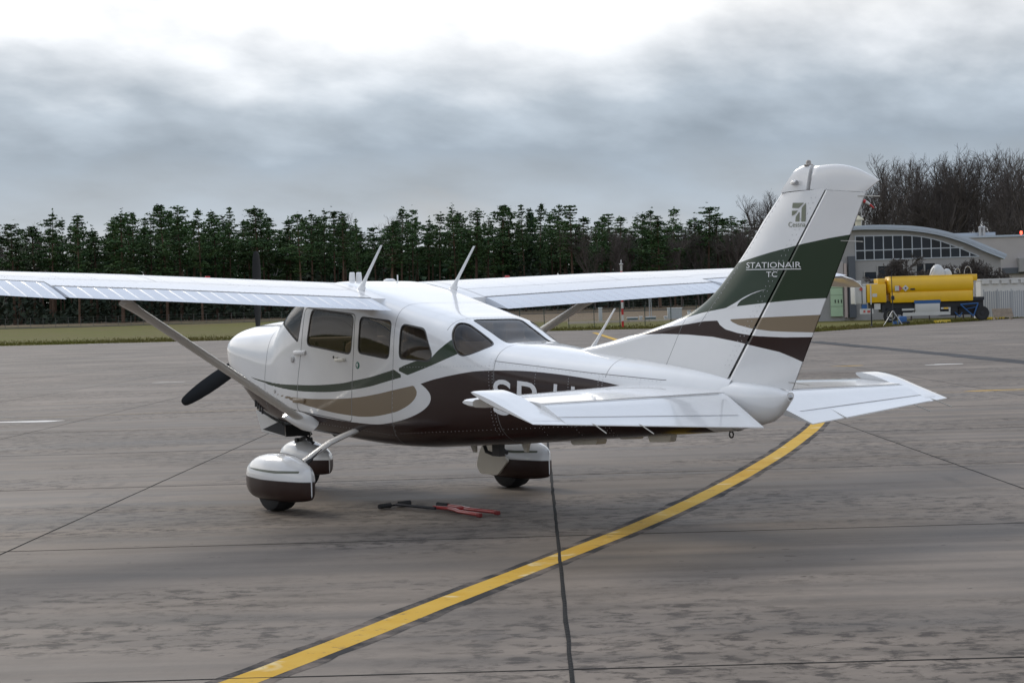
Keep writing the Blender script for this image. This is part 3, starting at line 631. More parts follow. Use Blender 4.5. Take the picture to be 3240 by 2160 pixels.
a, c_ = fr2.q(*cB(1500, 1240)), fr2.q(*cB(3600, 1240)); zt2 = fr2.q(*cB(2000, 1218))[1]
b = MB(); b.box((a[0], 0, -1), (c_[0], 12, zt2)); b.build('wall', RENDER2, AN); b = MB(); b.box((a[0]-.1, -.15, zt2), (c_[0]+.1, 12.1, zt2+.22)); b.build('parapet', ROOFM, AN)
for x in (1850, 1895): q = fr2.q(*cB(x, 1215)); b = MB(); b.lathe([(.17, -.3), (.17, 1.0), (.21, 1.02), (.21, 1.2), (.05, 1.28)], 12, c=(q[0], 1.5, q[1])); b.build('flue', GREYM, AN)
q = fr2.q(*cB(1680, 1205)); b = MB(); b.box((q[0]-3.4, 2, q[1]-.2), (q[0]+3.4, 4, q[1]+.45)); b.build('roof_hatch', ROOFM, AN)
q = fr2.q(*cB(2345, 1175)); b = MB(); b.lathe([(.08, -1.4), (.08, 0), (.14, .02), (.14, .30), (.05, .38)], 10, c=(q[0], 1, q[1])); tag(b.build('obstruction_lamp', mat('red_lamp', (.5, .03, .02), .3, emis=(1, .08, .04, 4)), AN), 'lit red obstruction lamp')
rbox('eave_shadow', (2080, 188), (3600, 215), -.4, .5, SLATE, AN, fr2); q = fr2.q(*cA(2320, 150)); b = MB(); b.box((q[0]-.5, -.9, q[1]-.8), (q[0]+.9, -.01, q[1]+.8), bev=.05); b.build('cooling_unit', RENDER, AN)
# white modular container row with a scalloped roof edge, and the metal fence before it
fr3 = Fr(*cA(1815, 735), 158, z=.15, turn=-.0)
CW = mat('container_white', (.55, .54, .52), .6, nscale=1.5, namp=.08)
CT = fr3.emp('container_row'); tag(CT, 'row of white modular containers with a notched roof edge', 'container')
x0 = fr3.q(*cA(1815, 500))[0]
L = 22.0; b = MB(); b.box((x0, 0, -.1), (x0+L, 2.5, 3.15)); b.build('wall', CW, CT)
for k in range(26): b = MB(); xx = x0+.1+.84*k; b.box((xx, -.16, 2.85), (xx+.62, -.002, 3.14)); b.build('roof_cap', CW, CT)
b = MB(); b.box((x0-.05, -.1, 3.155), (x0+L, 2.55, 3.3)); b.build('roof_edge', CW, CT)
FM_ = mat('galvanised_fence', (.33, .35, .37), .5, metal=.4)
fr4 = Fr(*cA(1850, 760), 152, z=.1); MF = fr4.emp('metal_fence'); tag(MF, 'grey metal panel fence standing before the white containers', 'fence')
x0 = fr4.q(*cA(1850, 500))[0]
for k in range(9): b = MB(); b.box((x0+1.15*k-.04, -.04, -.1), (x0+1.15*k+.04, .04, 2.4)); b.build('post', FM_, MF)
for k in range(8):
    b = MB()
    for i in range(6): b.box((x0+1.15*k+.07+.18*i, -.02, .08), (x0+1.15*k+.07+.18*i+.125, .02, 2.2+.03*((i*7+k) % 3)))
    for i in range(5): pass
    b.build('panel', mat('fence_panel_grey', (.30, .315, .33), .5, metal=.2, objvar=.15), MF)
# tank truck
fr5 = Fr(*cA(1000, 800), 143, z=.05)
YT_ = mat('tank_yellow', (.72, .42, .004), .38, coat=.3, nscale=.8, namp=.06); CHS = mat('chassis_black', (.012, .013, .018), .6); BLU = mat('blue_paint', (.014, .085, .25), .45); WHT = mat('truck_white', (.50, .50, .485), .45, nscale=1, namp=.05)
TK = fr5.emp('fuel_tanker'); tag(TK, 'yellow aviation fuel tanker with hazard placards and a white pump box', 'truck')
q5 = lambda x, y: fr5.q(*cA(x, y))
def tb(name, p0, p1, y0, y1, m_, par=TK, bev=0):
    a, c_ = q5(*p0), q5(*p1); b = MB(); b.box((min(a[0], c_[0]), y0, min(a[1], c_[1])), (max(a[0], c_[0]), y1, max(a[1], c_[1])), bev=bev); return b.build(name, m_, par, bool(bev))
xl, _ = q5(700, 400); xr, _ = q5(1722, 400); zt2 = q5(1200, 300)[1]; zb2 = q5(1200, 490)[1]; zc2 = (zt2+zb2)/2; hz = (zt2-zb2)/2
b = MB(); secs = []
for x, k in ((xl-.22, .55), (xl-.18, .8), (xl, .97), (xl+.1, 1), (xr-.1, 1), (xr, .97), (xr+.08, .8)):
    secs.append([(x, 1.2+1.2*k*np.sign(math.cos(t))*abs(math.cos(t))**.55, zc2+hz*1.25*k*np.sign(math.sin(t))*abs(math.sin(t))**.7) for t in np.linspace(0, 2*PI, 36, endpoint=False)])
loft_ = lambda b, secs: b.add([p for s in secs for p in s], [(i*len(secs[0])+j, i*len(secs[0])+(j+1) % len(secs[0]), (i+1)*len(secs[0])+(j+1) % len(secs[0]), (i+1)*len(secs[0])+j) for i in range(len(secs)-1) for j in range(len(secs[0]))]+[tuple(range(len(secs[0]))), tuple(range((len(secs)-1)*len(secs[0]), len(secs)*len(secs[0])))])
loft_(b, secs); b.build('tank', YT_, TK, True)
tb('coaming', (692, 292), (1782, 272+68), .25, 2.1, YT_, bev=.03); tb('skirt', (700, 492), (1722, 590), .02, 2.38, YT_, bev=.03); tb('coaming_end', (548, 318), (640, 400), .4, 2.0, YT_, bev=.03)
cb = tb('pump_cabinet', (400, 392), (645, 612), .0, 2.3, YT_, bev=.02); tb('cabinet_notice', (470, 505), (528, 545), -.02, -.002, WHT, cb); tb('cabinet_edge', (440, 400), (462, 640), -.03, -.003, WHT, cb)
tb('pump_box', (262, 345), (345, 632), .1, 2.3, WHT, bev=.05); tb('pump_box_side', (347, 412), (398, 630), .05, 2.2, WHT, bev=.02); tb('walkway', (345, 385), (540, 402), .2, 2.2, WHT)
def diamond(x, y, r, m_, par=TK):
    a = q5(x, y); s_ = r/3.92*143/FPX; b = MB(); b.prism([(a[0]-s_, a[1]), (a[0], a[1]-s_), (a[0]+s_, a[1]), (a[0], a[1]+s_)], 1, -.035, -.005); return b.build('placard', m_, par)
PR = mat('placard_red', (.45, .08, .07), .5); diamond(880, 437, 40, WHT); diamond(800, 440, 40, PR); tb('placard_sign', (748, 410), (800, 470), -.06, -.037, WHT); diamond(328, 450, 24, PR); tb('outlet', (942, 440), (998, 458), -.02, .05, CHS)
tb('placard_symbol', (872, 428), (890, 446), -.045, -.036, CHS)
tb('chassis', (480, 606), (1860, 660), .3, 2.1, CHS); tb('chassis_rail', (600, 655), (1800, 700), .7, 1.7, CHS); tb('underbody_box', (760, 640), (985, 760), .35, 1.2, CHS); tb('underbody_box', (1330, 630), (1545, 775), .35, 1.4, CHS); tb('underbody', (1560, 640), (1800, 760), .6, 1.8, CHS); tb('rear_platform', (1722, 545), (1862, 582), .1, 2.3, CHS)  # dark boxes added to fill the underside between the wheels
tb('locker', (1002, 622), (1312, 738), .0, .6, WHT, bev=.02); tb('locker_frame', (990, 590), (1318, 622), -.01, .62, BLU); tb('side_guard', (838, 692), (990, 712), -.02, .03, WHT); tb('side_guard', (850, 742), (1440, 766), -.02, .03, WHT); tb('side_guard', (1320, 676), (1440, 694), -.02, .03, WHT); tb('side_guard_post', (1420, 694), (1440, 742), -.02, .03, WHT); tb('reflector', (1352, 677), (1412, 692), -.03, -.021, YT_)
tb('rear_frame', (1740, 310), (1762, 548), .3, .4, GREYM); tb('rear_post', (1775, 290), (1790, 545), .9, 1.0, DARKM)
for nm, x, y, rr in (('wheel', 705, 752, .56), ('wheel', 1838, 690, .56)):
    a = q5(x, y); wz = max(a[1], 0)+0; wz = .55
    wh = empty('wheel', (a[0], .25, wz), parent=TK); b = MB(); b.lathe([(.3, -.16), (rr-.05, -.17), (rr, -.12), (rr, .12), (rr-.05, .17), (.3, .16)], 28, axis=1); b.build('tyre', BLACK, wh, True)
    b = MB(); b.lathe([(.03, -.19), (.13, -.19), (.15, -.10), (.30, -.16), (.33, -.165), (.33, -.1)], 24, axis=1); b.build('rim', GREYM if x < 1000 else CHS, wh, True)
tb('mudguard', (590, 650), (640, 740), .1, .5, CHS); tb('wheel', (1800, 600), (1880, 770), 1.6, 2.2, BLACK, bev=.1)
b = MB(); P3 = [q5(1560, 640), q5(1780, 622), q5(1725, 782)]
for i in range(3): a, c_ = P3[i], P3[(i+1) % 3]; b.tube([(a[0], -.05, a[1]), (c_[0], -.05, c_[1])], .055, 6)
a, c_ = q5(1640, 690), q5(1760, 670); b.tube([(a[0], -.05, a[1]), (c_[0], -.05, c_[1])], .03, 6); b.build('drawbar', BLU, TK)
b = MB(); a, c_ = q5(1500, 735), q5(1560, 790); b.tube([(a[0], .2, a[1]), (c_[0], .2, c_[1])], .045, 6); a = q5(1595, 735); b.tube([(a[0], .2, a[1]), (c_[0], .2, c_[1])], .045, 6); b.build('stabiliser_leg', BLU, TK)
tb('tail_lamps', (320, 695), (485, 755), .0, .1, WHT); tb('lamp_lens', (360, 712), (385, 740), -.02, -.003, PR); tb('lamp_lens', (408, 712), (445, 740), -.02, -.003, PR); tb('valve_box', (498, 630), (575, 700), .1, .5, WHT); tb('hose_reel', (345, 640), (408, 690), .1, .5, BLU)
b = MB(); a = q5(255, 345); c_ = q5(262, 640); b.tube([(a[0], .0, a[1]), (c_[0], .0, c_[1])], .05, 8); b.build('grab_rail', WHT, TK)
for x, y, s_ in ((1320, 245, .62), (1440, 250, .40)):
    a = q5(x, y); b = MB(); b.lathe([(s_, -.12), (s_*.98, .1*s_/.6), (s_*.8, .45*s_/.6), (s_*.45, .72*s_/.6), (s_*.1, .80*s_/.6)], 18, c=(a[0], 1.2, a[1]-.15)); b.build('tank_dome', WHT, TK, True)
b = MB(); a = q5(1200, 290); c_ = q5(1250, 185); b.tube([(a[0], .6, a[1]), (c_[0], .6, c_[1])], .05, 6); a = q5(1685, 250); b.tube([(a[0]+.28*math.cos(t), .8, a[1]+.55*math.sin(t)) for t in np.linspace(0, PI, 9)], .03, 6); a = q5(1555, 250); b.tube([(a[0]+.2*math.cos(t), .8, a[1]+.4*math.sin(t)) for t in np.linspace(0, PI, 9)], .03, 6); b.build('roof_rail', GREYM, TK)
# small things around the tanker
def thing_box(name, f, p0, p1, D, m_, label, cat, group=None, depth=.5, bev=.03, z0=None):
    a = at(*f((p0[0]+p1[0])/2, p1[1]), D); zz = terr(np.linalg.norm(a[:2]-CAMP[:2]))+.0 if z0 is None else z0
    F_ = Fr(*f((p0[0]+p1[0])/2, p1[1]), D); F_.B[2] = zz; u, v = F_.q(*f(*p0)), F_.q(*f(*p1)); e = F_.emp(name); hh = u[1]-v[1]; w = v[0]-u[0]
    b = MB(); b.box((-w/2, 0, 0), (w/2, depth, hh), bev=bev); b.build('body', m_, e, True); tag(e, label, cat, group); return e, w, hh
e, w, hh = thing_box('plastic_bin', cA, (732, 832), (782, 885), 132, BLU, 'small blue plastic bin on the grass before the tanker', 'bin', depth=.3); b = MB(); b.box((-w/2-.02, -.02, hh-.03), (w/2+.02, .32, hh+.01)); b.build('rim', BLU, e)
e, w, hh = thing_box('ground_pump', cA, (805, 770), (905, 880), 133, BLU, 'blue and black pump unit lying on the grass before the tanker', 'pump', depth=.5, bev=.08)
b = MB(); b.tube([(-w*.6, -.1, .12), (w*.1, -.14, .14), (w*.65, -.05, .2), (w*.6, .3, .2)], .12, 10); b.build('hose_coil', BLACK, e, True)
P = gp(*(cA(460, 900)[0], 126)); st_ = empty('barrier_stand', (P[0], P[1], -.04)); tag(st_, 'black post on a round base on the grass by the apron edge', 'stand')
b = MB(); b.lathe([(.30, 0), (.30, .05), (.12, .10), (.06, .16)], 16); b.build('base', BLACK, st_, True); b = MB(); b.lathe([(.05, .1), (.045, 1.45)], 10); b.build('post', CHS, st_, True)
P = gp(cA(728, 800)[0], 131); ms_ = empty('tripod_mast', (P[0], P[1], -.04), RA); tag(ms_, 'thin dark mast with splayed legs and a lamp head before the tanker', 'mast')
b = MB(); b.tube([(0, 0, .9), (-.05, 0, 4.1)], [.045, .02], 8); b.build('mast', CHS, ms_, True)
for dx, dy in ((.62, -.35), (-.75, -.2), (.05, .6)): b = MB(); b.tube([(0, 0, 1.1), (dx, dy, 0)], .028, 6); b.build('leg', GREYM, ms_)
b = MB(); b.box((-.10, -.12, 1.85), (.12, .08, 2.15), bev=.03); b.build('lamp_head', CHS, ms_)
KY = mat('kerb_yellow', (.60, .42, .02), .6)
for k, (x0, x1, y, lab) in enumerate(((1252, 1420, 832, 'long yellow marker block lying at the apron edge before the tanker'), (1915, 1995, 801, 'yellow marker block at the apron edge beside the wooden pallet'), (2035, 2095, 796, 'short yellow marker block farthest along the apron edge'))):
    pa, pb = cA(x0, y), cA(x1, y); D = np.interp(pa[0], [2890, 3240], [131, 158])+1.5; a, c_ = gp(pa[0], D), gp(pb[0], D+ (pb[0]-pa[0])/350*28)
    b = MB(); d = c_-a; d /= np.linalg.norm(d); e_ = np.array([-d[1], d[0], 0])*.16; L = np.linalg.norm(c_-a); k_ = empty('marker_block', (*a[:2], -.03), math.atan2(d[1], d[0])); tag(k_, lab, 'marker')
    b.prism([(-.16, 0), (.16, 0), (.12, .20), (-.12, .20)], 0, 0, L); b.build('block', KY, k_); b = MB(); b.box((-.01, -.125, .2005), (L+.01, .125, .212)); b.build('cap', KY, k_)
WOOD = mat('weathered_wood', (.21, .165, .12), .8, nscale=3, namp=.2)
P = gp(cA(2080, 740)[0], 148); pe_ = empty('wooden_pallet', (P[0], P[1], .0), RA-.1); tag(pe_, 'weathered wooden pallet leaning by the metal fence', 'pallet')
for k in range(7): b = MB(); b.add([(-.75+.0*k, -.45+.14*k, .22+.10*k), (.85, -.45+.14*k, .22+.10*k), (.85, -.36+.14*k, .29+.10*k), (-.75, -.36+.14*k, .29+.10*k), (-.75, -.45+.14*k, .19+.10*k), (.85, -.45+.14*k, .19+.10*k), (.85, -.36+.14*k, .26+.10*k), (-.75, -.36+.14*k, .26+.10*k)], [(0, 1, 2, 3), (7, 6, 5, 4), (0, 4, 5, 1), (1, 5, 6, 2), (2, 6, 7, 3), (3, 7, 4, 0)]); b.build('slat', WOOD, pe_)
for x in (-.6, .7): b = MB(); b.box((x-.05, -.5, 0), (x+.05, .55, .16)); b.build('bearer', WOOD, pe_)
P = at(*cB(330, 770), 196); ws = empty('windsock', (P[0], P[1], 0), RA); tag(ws, 'red and white windsock hanging from a pole behind the hangar roof', 'windsock')
b = MB(); b.lathe([(.06, 0), (.04, P[2]+.35)], 8); b.build('pole', GREYM, ws)
cols_ = [REDP, WHT, REDP]
for k in range(3):
    x0_, x1_ = .05+.44*k, .05+.44*(k+1); f_ = lambda x: P[2]+.12-.25*x-.30*x*x; b = MB(); b.tube([(x0_, 0, f_(x0_)), ((x0_+x1_)/2, 0, f_((x0_+x1_)/2)), (x1_, 0, f_(x1_))], [.24-.12*x0_, .24-.12*(x0_+x1_)/2, .24-.12*x1_], 12, caps=False); b.build('sock_band', cols_[k], ws, True)
# middle distance: green mesh fence, striped mast, cabinets
GF = mat('green_fence', (.012, .035, .03), .5); fr6 = Fr(*cD(1390, 460), 182, z=.02); FE = fr6.emp('mesh_fence'); tag(FE, 'dark green wire mesh fence between the apron and the cabinets', 'fence')
for x in (20, 295, 562, 830, 1108, 1390, 1665, 1950, 2230, 2500):
    a = fr6.q(*cD(x, 460)); b = MB(); b.box((a[0]-.035, -.035, -.1), (a[0]+.035, .035, 2.12)); b.build('post', GF, FE)
x0, x1 = fr6.q(*cD(-300, 460))[0], fr6.q(*cD(2700, 460))[0]
for z in np.arange(.1, 2.1, .2): b = MB(); b.box((x0, -.004, z-.004), (x1, .004, z+.004)); b.build('wire', GF, FE)
b = MB(); x = x0
while x < x1: b.box((x-.0025, -.008, .05), (x+.0025, -.0045, 2.05)); x += .12
tag(b.build('wire_mesh', GF, FE, fix=False), kind='stuff')
a = fr6.q(*cD(865, 285)); b = MB(); b.box((a[0]-.27, -.07, a[1]-.2), (a[0]+.27, -.05, a[1]+.2)); tag(b.build('notice', mat('notice_pink', (.42, .30, .25), .6), FE), 'small faded notice board on the fence')
P = gp(1970, 180); MSK = empty('striped_mast', (P[0], P[1], -.02)); tag(MSK, 'red and white striped mast with a small lamp at the apron edge', 'mast')
for k, z in enumerate(np.arange(0, 6, .62)):
    b = MB(); b.lathe([(.11, z), (.11, z+.62)], 14); b.build('band', [REDP, WHT][k % 2], MSK, True)
b = MB(); b.lathe([(.22, 5.97), (.22, 6.03), (.05, 6.1), (.06, 6.35), (.02, 6.45)], 12, c=(0, 0, .24)); b.build('mast_lamp', GREYM, MSK, True)
CABM = mat('cabinet_grey', (.42, .44, .46), .5, nscale=1, namp=.05); LIDM = mat('lid_white', (.62, .64, .66), .4); TEAL = mat('box_teal', (.05, .09, .10), .5)
def cab(name, p0, p1, D, m_, label, cat, lid=None, doors=0, group=None):
    e, w, hh = thing_box(name, cC, p0, p1, D, m_, label, cat, group, depth=.7, bev=.02)
    if lid: b = MB(); b.box((-w/2-.05, -.06, hh-.02), (w/2+.05, .76, hh+.12), bev=.02); b.build('lid', lid, e)
    for k in range(doors): x0_ = -w/2+.06+(w-.12)/doors*k; b = MB(); b.box((x0_+.02, -.03, .1), (x0_+(w-.12)/doors-.02, -.002, hh-.12)); b.build('door', m_, e)
    return e
cab('equipment_cabinet', (1500, 545), (1950, 885), 230, CABM, 'large grey equipment cabinet with a flat lid behind the mesh fence', 'cabinet', LIDM, 3)
cab('light_housing', (245, 800), (570, 885), 232, TEAL, 'dark low light housing with white lid next to the striped mast', 'light box', LIDM); cab('light_housing', (805, 780), (1130, 868), 232, TEAL, 'dark low light housing with white lid nearest the large grey cabinet', 'light box', LIDM)
cab('junction_box', (630, 770), (710, 872), 236, CABM, 'small pale box on the field between the two light housings', 'box', LIDM); cab('junction_box', (1395, 778), (1488, 868), 233, CABM, 'small pale box touching the large grey cabinet', 'box', LIDM); cab('service_pillar', (2120, 560), (2210, 800), 236, LIDM, 'slim white service pillar beyond the large grey cabinet', 'pillar', CABM)
cab('service_pillar', (-640, 460), (-520, 880), 231, CABM, 'slim grey service pillar behind the thin fuselage antenna', 'pillar', LIDM)
q0, q1 = at(*cD(820, 405), 222), at(*cD(2200, 380), 222); zz = .22
b = MB(); L = float((q1-q0)@RGT); lw = empty('low_wall', (q0[0], q0[1], zz), RA); tag(lw, 'long low pale concrete strip on the field behind the mesh fence', 'wall')
k = 0; x = 0
while x < L: b = MB(); b.box((x, 0, -.1), (min(x+2.45, L), 1.2, .24)); b.build('block', mat('pale_concrete', (.46, .40, .34), .8, objvar=.15), lw); x += 2.5
for k, (x, h) in enumerate(((935, 5.2), (990, 5.6))):
    P = gp(cC(x, 700)[0], 262); z0 = terr(262); pp = empty('aerial_pole', (P[0], P[1], z0)); tag(pp, 'thin pale aerial pole on the field, one of a pair behind the light housings', 'pole', 'pair of aerial poles'); b = MB(); b.lathe([(.06, 0), (.04, h)], 8); b.build('pole', CABM, pp); b = MB(); b.lathe([(.15, 0), (.15, .06), (.06, .1)], 10); b.build('base', CABM, pp)
# far perimeter fence on the left
FP = mat('far_fence_steel', (.10, .095, .09), .6); q0 = at(-300, 1050, 362); fe = empty('perimeter_fence', (q0[0], q0[1], 0), RA); tag(fe, 'long wire perimeter fence at the far edge of the grass before the pines', 'fence')
n = 0
for k in range(66):
    x = 2.5*k; P = np.array([q0[0], q0[1]])+RGT[:2]*x; z = float(terr(np.linalg.norm(P-CAMP[:2])))
    b = MB(); b.box((x-.035, -.035, z-.1), (x+.035, .035, z+2.0)); b.build('post', FP, fe)
for zz in (.35, .9, 1.45, 1.95):
    pts = [];
    for k in range(0, 66, 5): P = np.array([q0[0], q0[1]])+RGT[:2]*2.5*k; pts.append((2.5*k, 0, float(terr(np.linalg.norm(P-CAMP[:2])))+zz))
    b = MB(); b.tube(pts, .012, 4); b.build('wire', FP, fe)
b = MB()
for k in range(65):
    P = np.array([q0[0], q0[1]])+RGT[:2]*2.5*k; z = float(terr(np.linalg.norm(P-CAMP[:2])))
    b.box((2.5*k+.03, -.02, z-.05), (2.5*k+2.47, .02, z+.14))
b.build('base_board', FP, fe)
# ================================================================== tow bar lying on the slabs
TW = empty('tow_bar', (2.4, -.42, 0)); tag(TW, 'red and black hand tow bar lying on the concrete under the aircraft', 'tow bar')
o_ = np.array([2.4, -.42, 0]); L_ = lambda P, z: [(p[0]-o_[0], p[1]-o_[1], z) for p in P]
b = MB(); b.tube(L_([(2.03, -.66), (2.0, -.53)], .024), .021, 10); b.build('grip', BLACK, TW, True); b = MB(); b.tube(L_([(1.98, -.43), (1.955, -.30)], .024), .021, 10); b.build('grip', BLACK, TW, True)
b = MB(); b.tube(L_([(2.02, -.6), (1.965, -.36)], .02), .008, 8); b.tube(L_([(2.0, -.47), (2.53, -.425)], .024), .0125, 8); b.build('shaft', CHS, TW, True)
RT = mat('tow_red', (.27, .008, .007), .3, coat=.4)
b = MB(); b.tube(L_([(2.47, -.40), (2.64, -.37), (2.78, -.40), (2.92, -.455), (3.24, -.485)], .026), .0155, 10); b.build('fork', RT, TW, True)
b = MB(); b.tube(L_([(2.45, -.24), (2.66, -.245), (2.80, -.295), (2.88, -.30), (3.21, -.285)], .026), .0155, 10); b.build('fork', RT, TW, True)
b = MB(); b.tube(L_([(2.5, -.39), (2.76, -.28)], .024), .0125, 8); b.box((2.75-2.4, -.295+.42, .01), (2.81-2.4, -.26+.42, .038)); b.build('brace', RT, TW, True)
b = MB(); b.tube(L_([(2.29, -.235), (2.46, -.24)], .024), .021, 10); b.build('grip', BLACK, TW, True)
for x, y in ((3.25, -.485), (3.22, -.285)): b = MB(); b.box((x-2.4-.03, y+.42-.017, .006), (x-2.4+.02, y+.42+.017, .038), bev=.006); b.build('fork_end', mat('tow_dark_red', (.16, .01, .01), .5), TW)

# leafless shrubs before the hangar and the flat building
SHR = [make_bare(k+91, 2.6, TWIG, .97, .3) for k in range(3)]
for k, (x, h, D) in enumerate(((620, 3.2, 165), (860, 4.6, 166), (950, 4.9, 164), (1180, 3.6, 166), (1500, 3.6, 168), (1600, 4.2, 167), (1700, 4.5, 169), (1800, 4.4, 168), (1900, 4.0, 170), (1990, 3.6, 166))):
    px = cA(x, 700)[0]; q = gp(px, D); plant('shrub', SHR[k % 3], (q[0], q[1], -.05), (h+1.2)/2.6, random.uniform(0, 6.28), 'leafless brown shrub growing between the tanker and the grey buildings', 'shrub', 'bare shrubs before the buildings', sxy=(h+1.6)/2.6)
# ================================================================== the aircraft (x aft, y to its right, z up, metres)
BANK = -.009375
PL = empty('light_aircraft', (0, 1.3*BANK, 0)); PL.rotation_euler = (BANK, 0, 0)
tag(PL, 'white high-wing propeller aircraft with dark green, tan and brown stripes parked on the apron', 'airplane')
ST = np.array([  # x, bottom, top, half width, mid height, lower exponent, upper exponent
[-1.17,1.22,1.47,.27,1.36,2.2,2.2],[-1.13,1.12,1.51,.37,1.35,2.3,2.3],[-1.05,1.03,1.545,.435,1.33,2.5,2.5],[-0.90,.95,1.578,.475,1.30,2.8,2.7],
[-0.70,.85,1.60,.495,1.26,3.2,2.8],[-0.50,.735,1.617,.505,1.22,3.6,2.9],[-0.25,.665,1.632,.515,1.16,4.0,3.0],[0.0,.632,1.645,.525,1.12,4.4,3.3],
[0.10,.62,1.685,.53,1.12,4.5,4.2],[0.30,.598,1.79,.545,1.12,4.6,5.2],[0.50,.58,1.86,.555,1.12,4.6,6.2],[0.70,.565,1.92,.56,1.12,4.6,7.2],
[1.05,.545,1.962,.563,1.12,4.6,8.0],[1.40,.522,1.912,.565,1.12,4.6,8.0],[1.70,.510,1.852,.565,1.10,4.6,8.0],[2.00,.505,1.785,.563,1.08,4.6,7.0],
[2.30,.508,1.718,.555,1.06,4.4,6.0],[2.60,.525,1.652,.54,1.05,4.2,5.2],[2.89,.543,1.587,.52,1.04,4.0,4.6],[3.10,.556,1.50,.50,1.03,3.9,4.2],
[3.36,.572,1.398,.475,1.02,3.7,3.5],[3.60,.59,1.376,.445,1.01,3.5,3.0],[4.00,.620,1.333,.39,1.0,3.2,2.6],[4.50,.657,1.283,.315,.98,3.0,2.4],
[5.00,.695,1.235,.235,.97,2.8,2.3],[5.40,.725,1.19,.17,.96,2.6,2.2],[5.76,.752,1.135,.115,.95,2.4,2.2]])
def fprm(x): return [pchip(ST[:, 0], ST[:, k], np.atleast_1d(x)) for k in range(1, 7)]
def fy(x, z):                                            # half width of the fuselage at (x, z)
    x = np.atleast_1d(x); z = np.atleast_1d(z); zb, zt, w, zm, nb, nt = fprm(x); up = z > zm
    n = np.where(up, nt, nb); q = np.where(up, (z-zm)/(zt-zm), (zm-z)/(zm-zb))
    return w*np.clip(1-np.clip(q, 0, 1)**n, 0, 1)**(1/n)
xs = np.concatenate([np.linspace(-1.17, -1.0, 12)[:-1], np.linspace(-1.0, 5.76, 300)])
zb, zt, w_, zm, nb, nt_ = fprm(xs)
NT = 84
G = np.zeros((len(xs), 2*NT-1, 3)); phi = np.linspace(-PI/2, PI/2, 1441)
for i in range(len(xs)):                                 # section sampled evenly along its outline
    hh = np.where(phi > 0, zt[i]-zm[i], zm[i]-zb[i]); n = np.where(phi > 0, nt_[i], nb[i]); cp = np.maximum(np.cos(phi), 1e-9); sp = np.maximum(np.abs(np.sin(phi)), 1e-9)
    rr = ((cp/w_[i])**n+(sp/hh)**n)**(-1/n); yy = rr*cp; zz = rr*np.sin(phi)
    al = np.concatenate([[0], np.cumsum(np.hypot(np.diff(yy), np.diff(zz)))]); q = np.linspace(0, al[-1], NT); yy = np.interp(q, al, yy); zz = np.interp(q, al, zz); yy[0] = yy[-1] = 0
    G[i, :NT, 0] = xs[i]; G[i, :NT, 1] = -yy; G[i, :NT, 2] = zm[i]+zz; G[i, NT:, 0] = xs[i]; G[i, NT:, 1] = yy[::-1][1:]; G[i, NT:, 2] = zm[i]+zz[::-1][1:]
fs = Skin(G)
k0 = np.argmin(np.abs(fs.V-np.array([1.5, -.56, 1.1])).sum(1))
if fs.N[k0][1] > 0: fs.T = fs.T[:, ::-1]; fs.N = -fs.N
SX = lambda V: (V[:, 0], V[:, 2])
def side(P): return lambda V: sdf(P, V[:, 0], V[:, 2])
GR1 = catmull([(-0.634,1.123),(-0.327,1.075),(0.116,1.035),(0.555,1.029),(0.944,1.034),(1.314,1.054),(1.517,1.078),(1.807,1.115),(2.009,1.151),(2.171,1.181)], 4)+catmull([(2.313,1.122),(2.005,1.069),(1.803,1.034),(1.512,1.001),(1.188,0.977),(0.939,0.97),(0.551,0.973),(0.113,1.001),(-0.239,1.046),(-0.541,1.097)], 4)
GR2 = [(2.202,1.181),(2.328,1.218),(2.469,1.251),(2.672,1.262),(2.774,1.334),(2.941,1.432),(3.03,1.489),(3.14,1.364)]+catmull([(3.02,1.308),(2.902,1.274),(2.718,1.222),(2.53,1.174),(2.364,1.135)], 4)
TANP = catmull([(-0.099,0.958),(0.198,0.931),(0.517,0.911),(0.933,0.907),(1.507,0.929),(1.888,0.968),(2.141,1.005),(2.449,1.05)], 4)+catmull([(2.487,1.01),(2.491,0.98),(2.453,0.933),(2.37,0.884),(2.243,0.839),(2.125,0.813),(1.867,0.778),(1.635,0.767),(1.483,0.771),(1.161,0.79),(0.794,0.829),(0.51,0.868),(0.196,0.914)], 4)
BRP = [(-1.3,.985)]+catmull([(-0.9,.99),(-0.602,0.992),(-0.372,0.983),(-0.103,0.934),(0.184,0.86),(0.435,0.801),(0.771,0.76),(1.138,0.73),(1.461,0.714),(1.845,0.707),(2.107,0.731),(2.355,0.776),(2.542,0.834),(2.644,0.889),(2.679,0.937),(2.669,0.983),(2.614,1.029),(2.538,1.063)], 4)+catmull([(2.538,1.063),(2.712,1.1),(2.898,1.13),(3.07,1.153),(3.253,1.172),(3.443,1.178),(3.648,1.179),(3.86,1.172),(4.094,1.156),(4.325,1.134),(4.553,1.106),(4.777,1.069),(5.0,1.02),(5.25,.93),(5.5,.80),(5.62,.70)], 4)+[(5.62,.2),(-1.3,.2)]
I = fs.cut(side(BRP)); fs.M[I] = 3
for P, k in ((GR1, 1), (GR2, 1), (TANP, 2)):
    I = fs.cut(side(P)); fs.M[I] = k
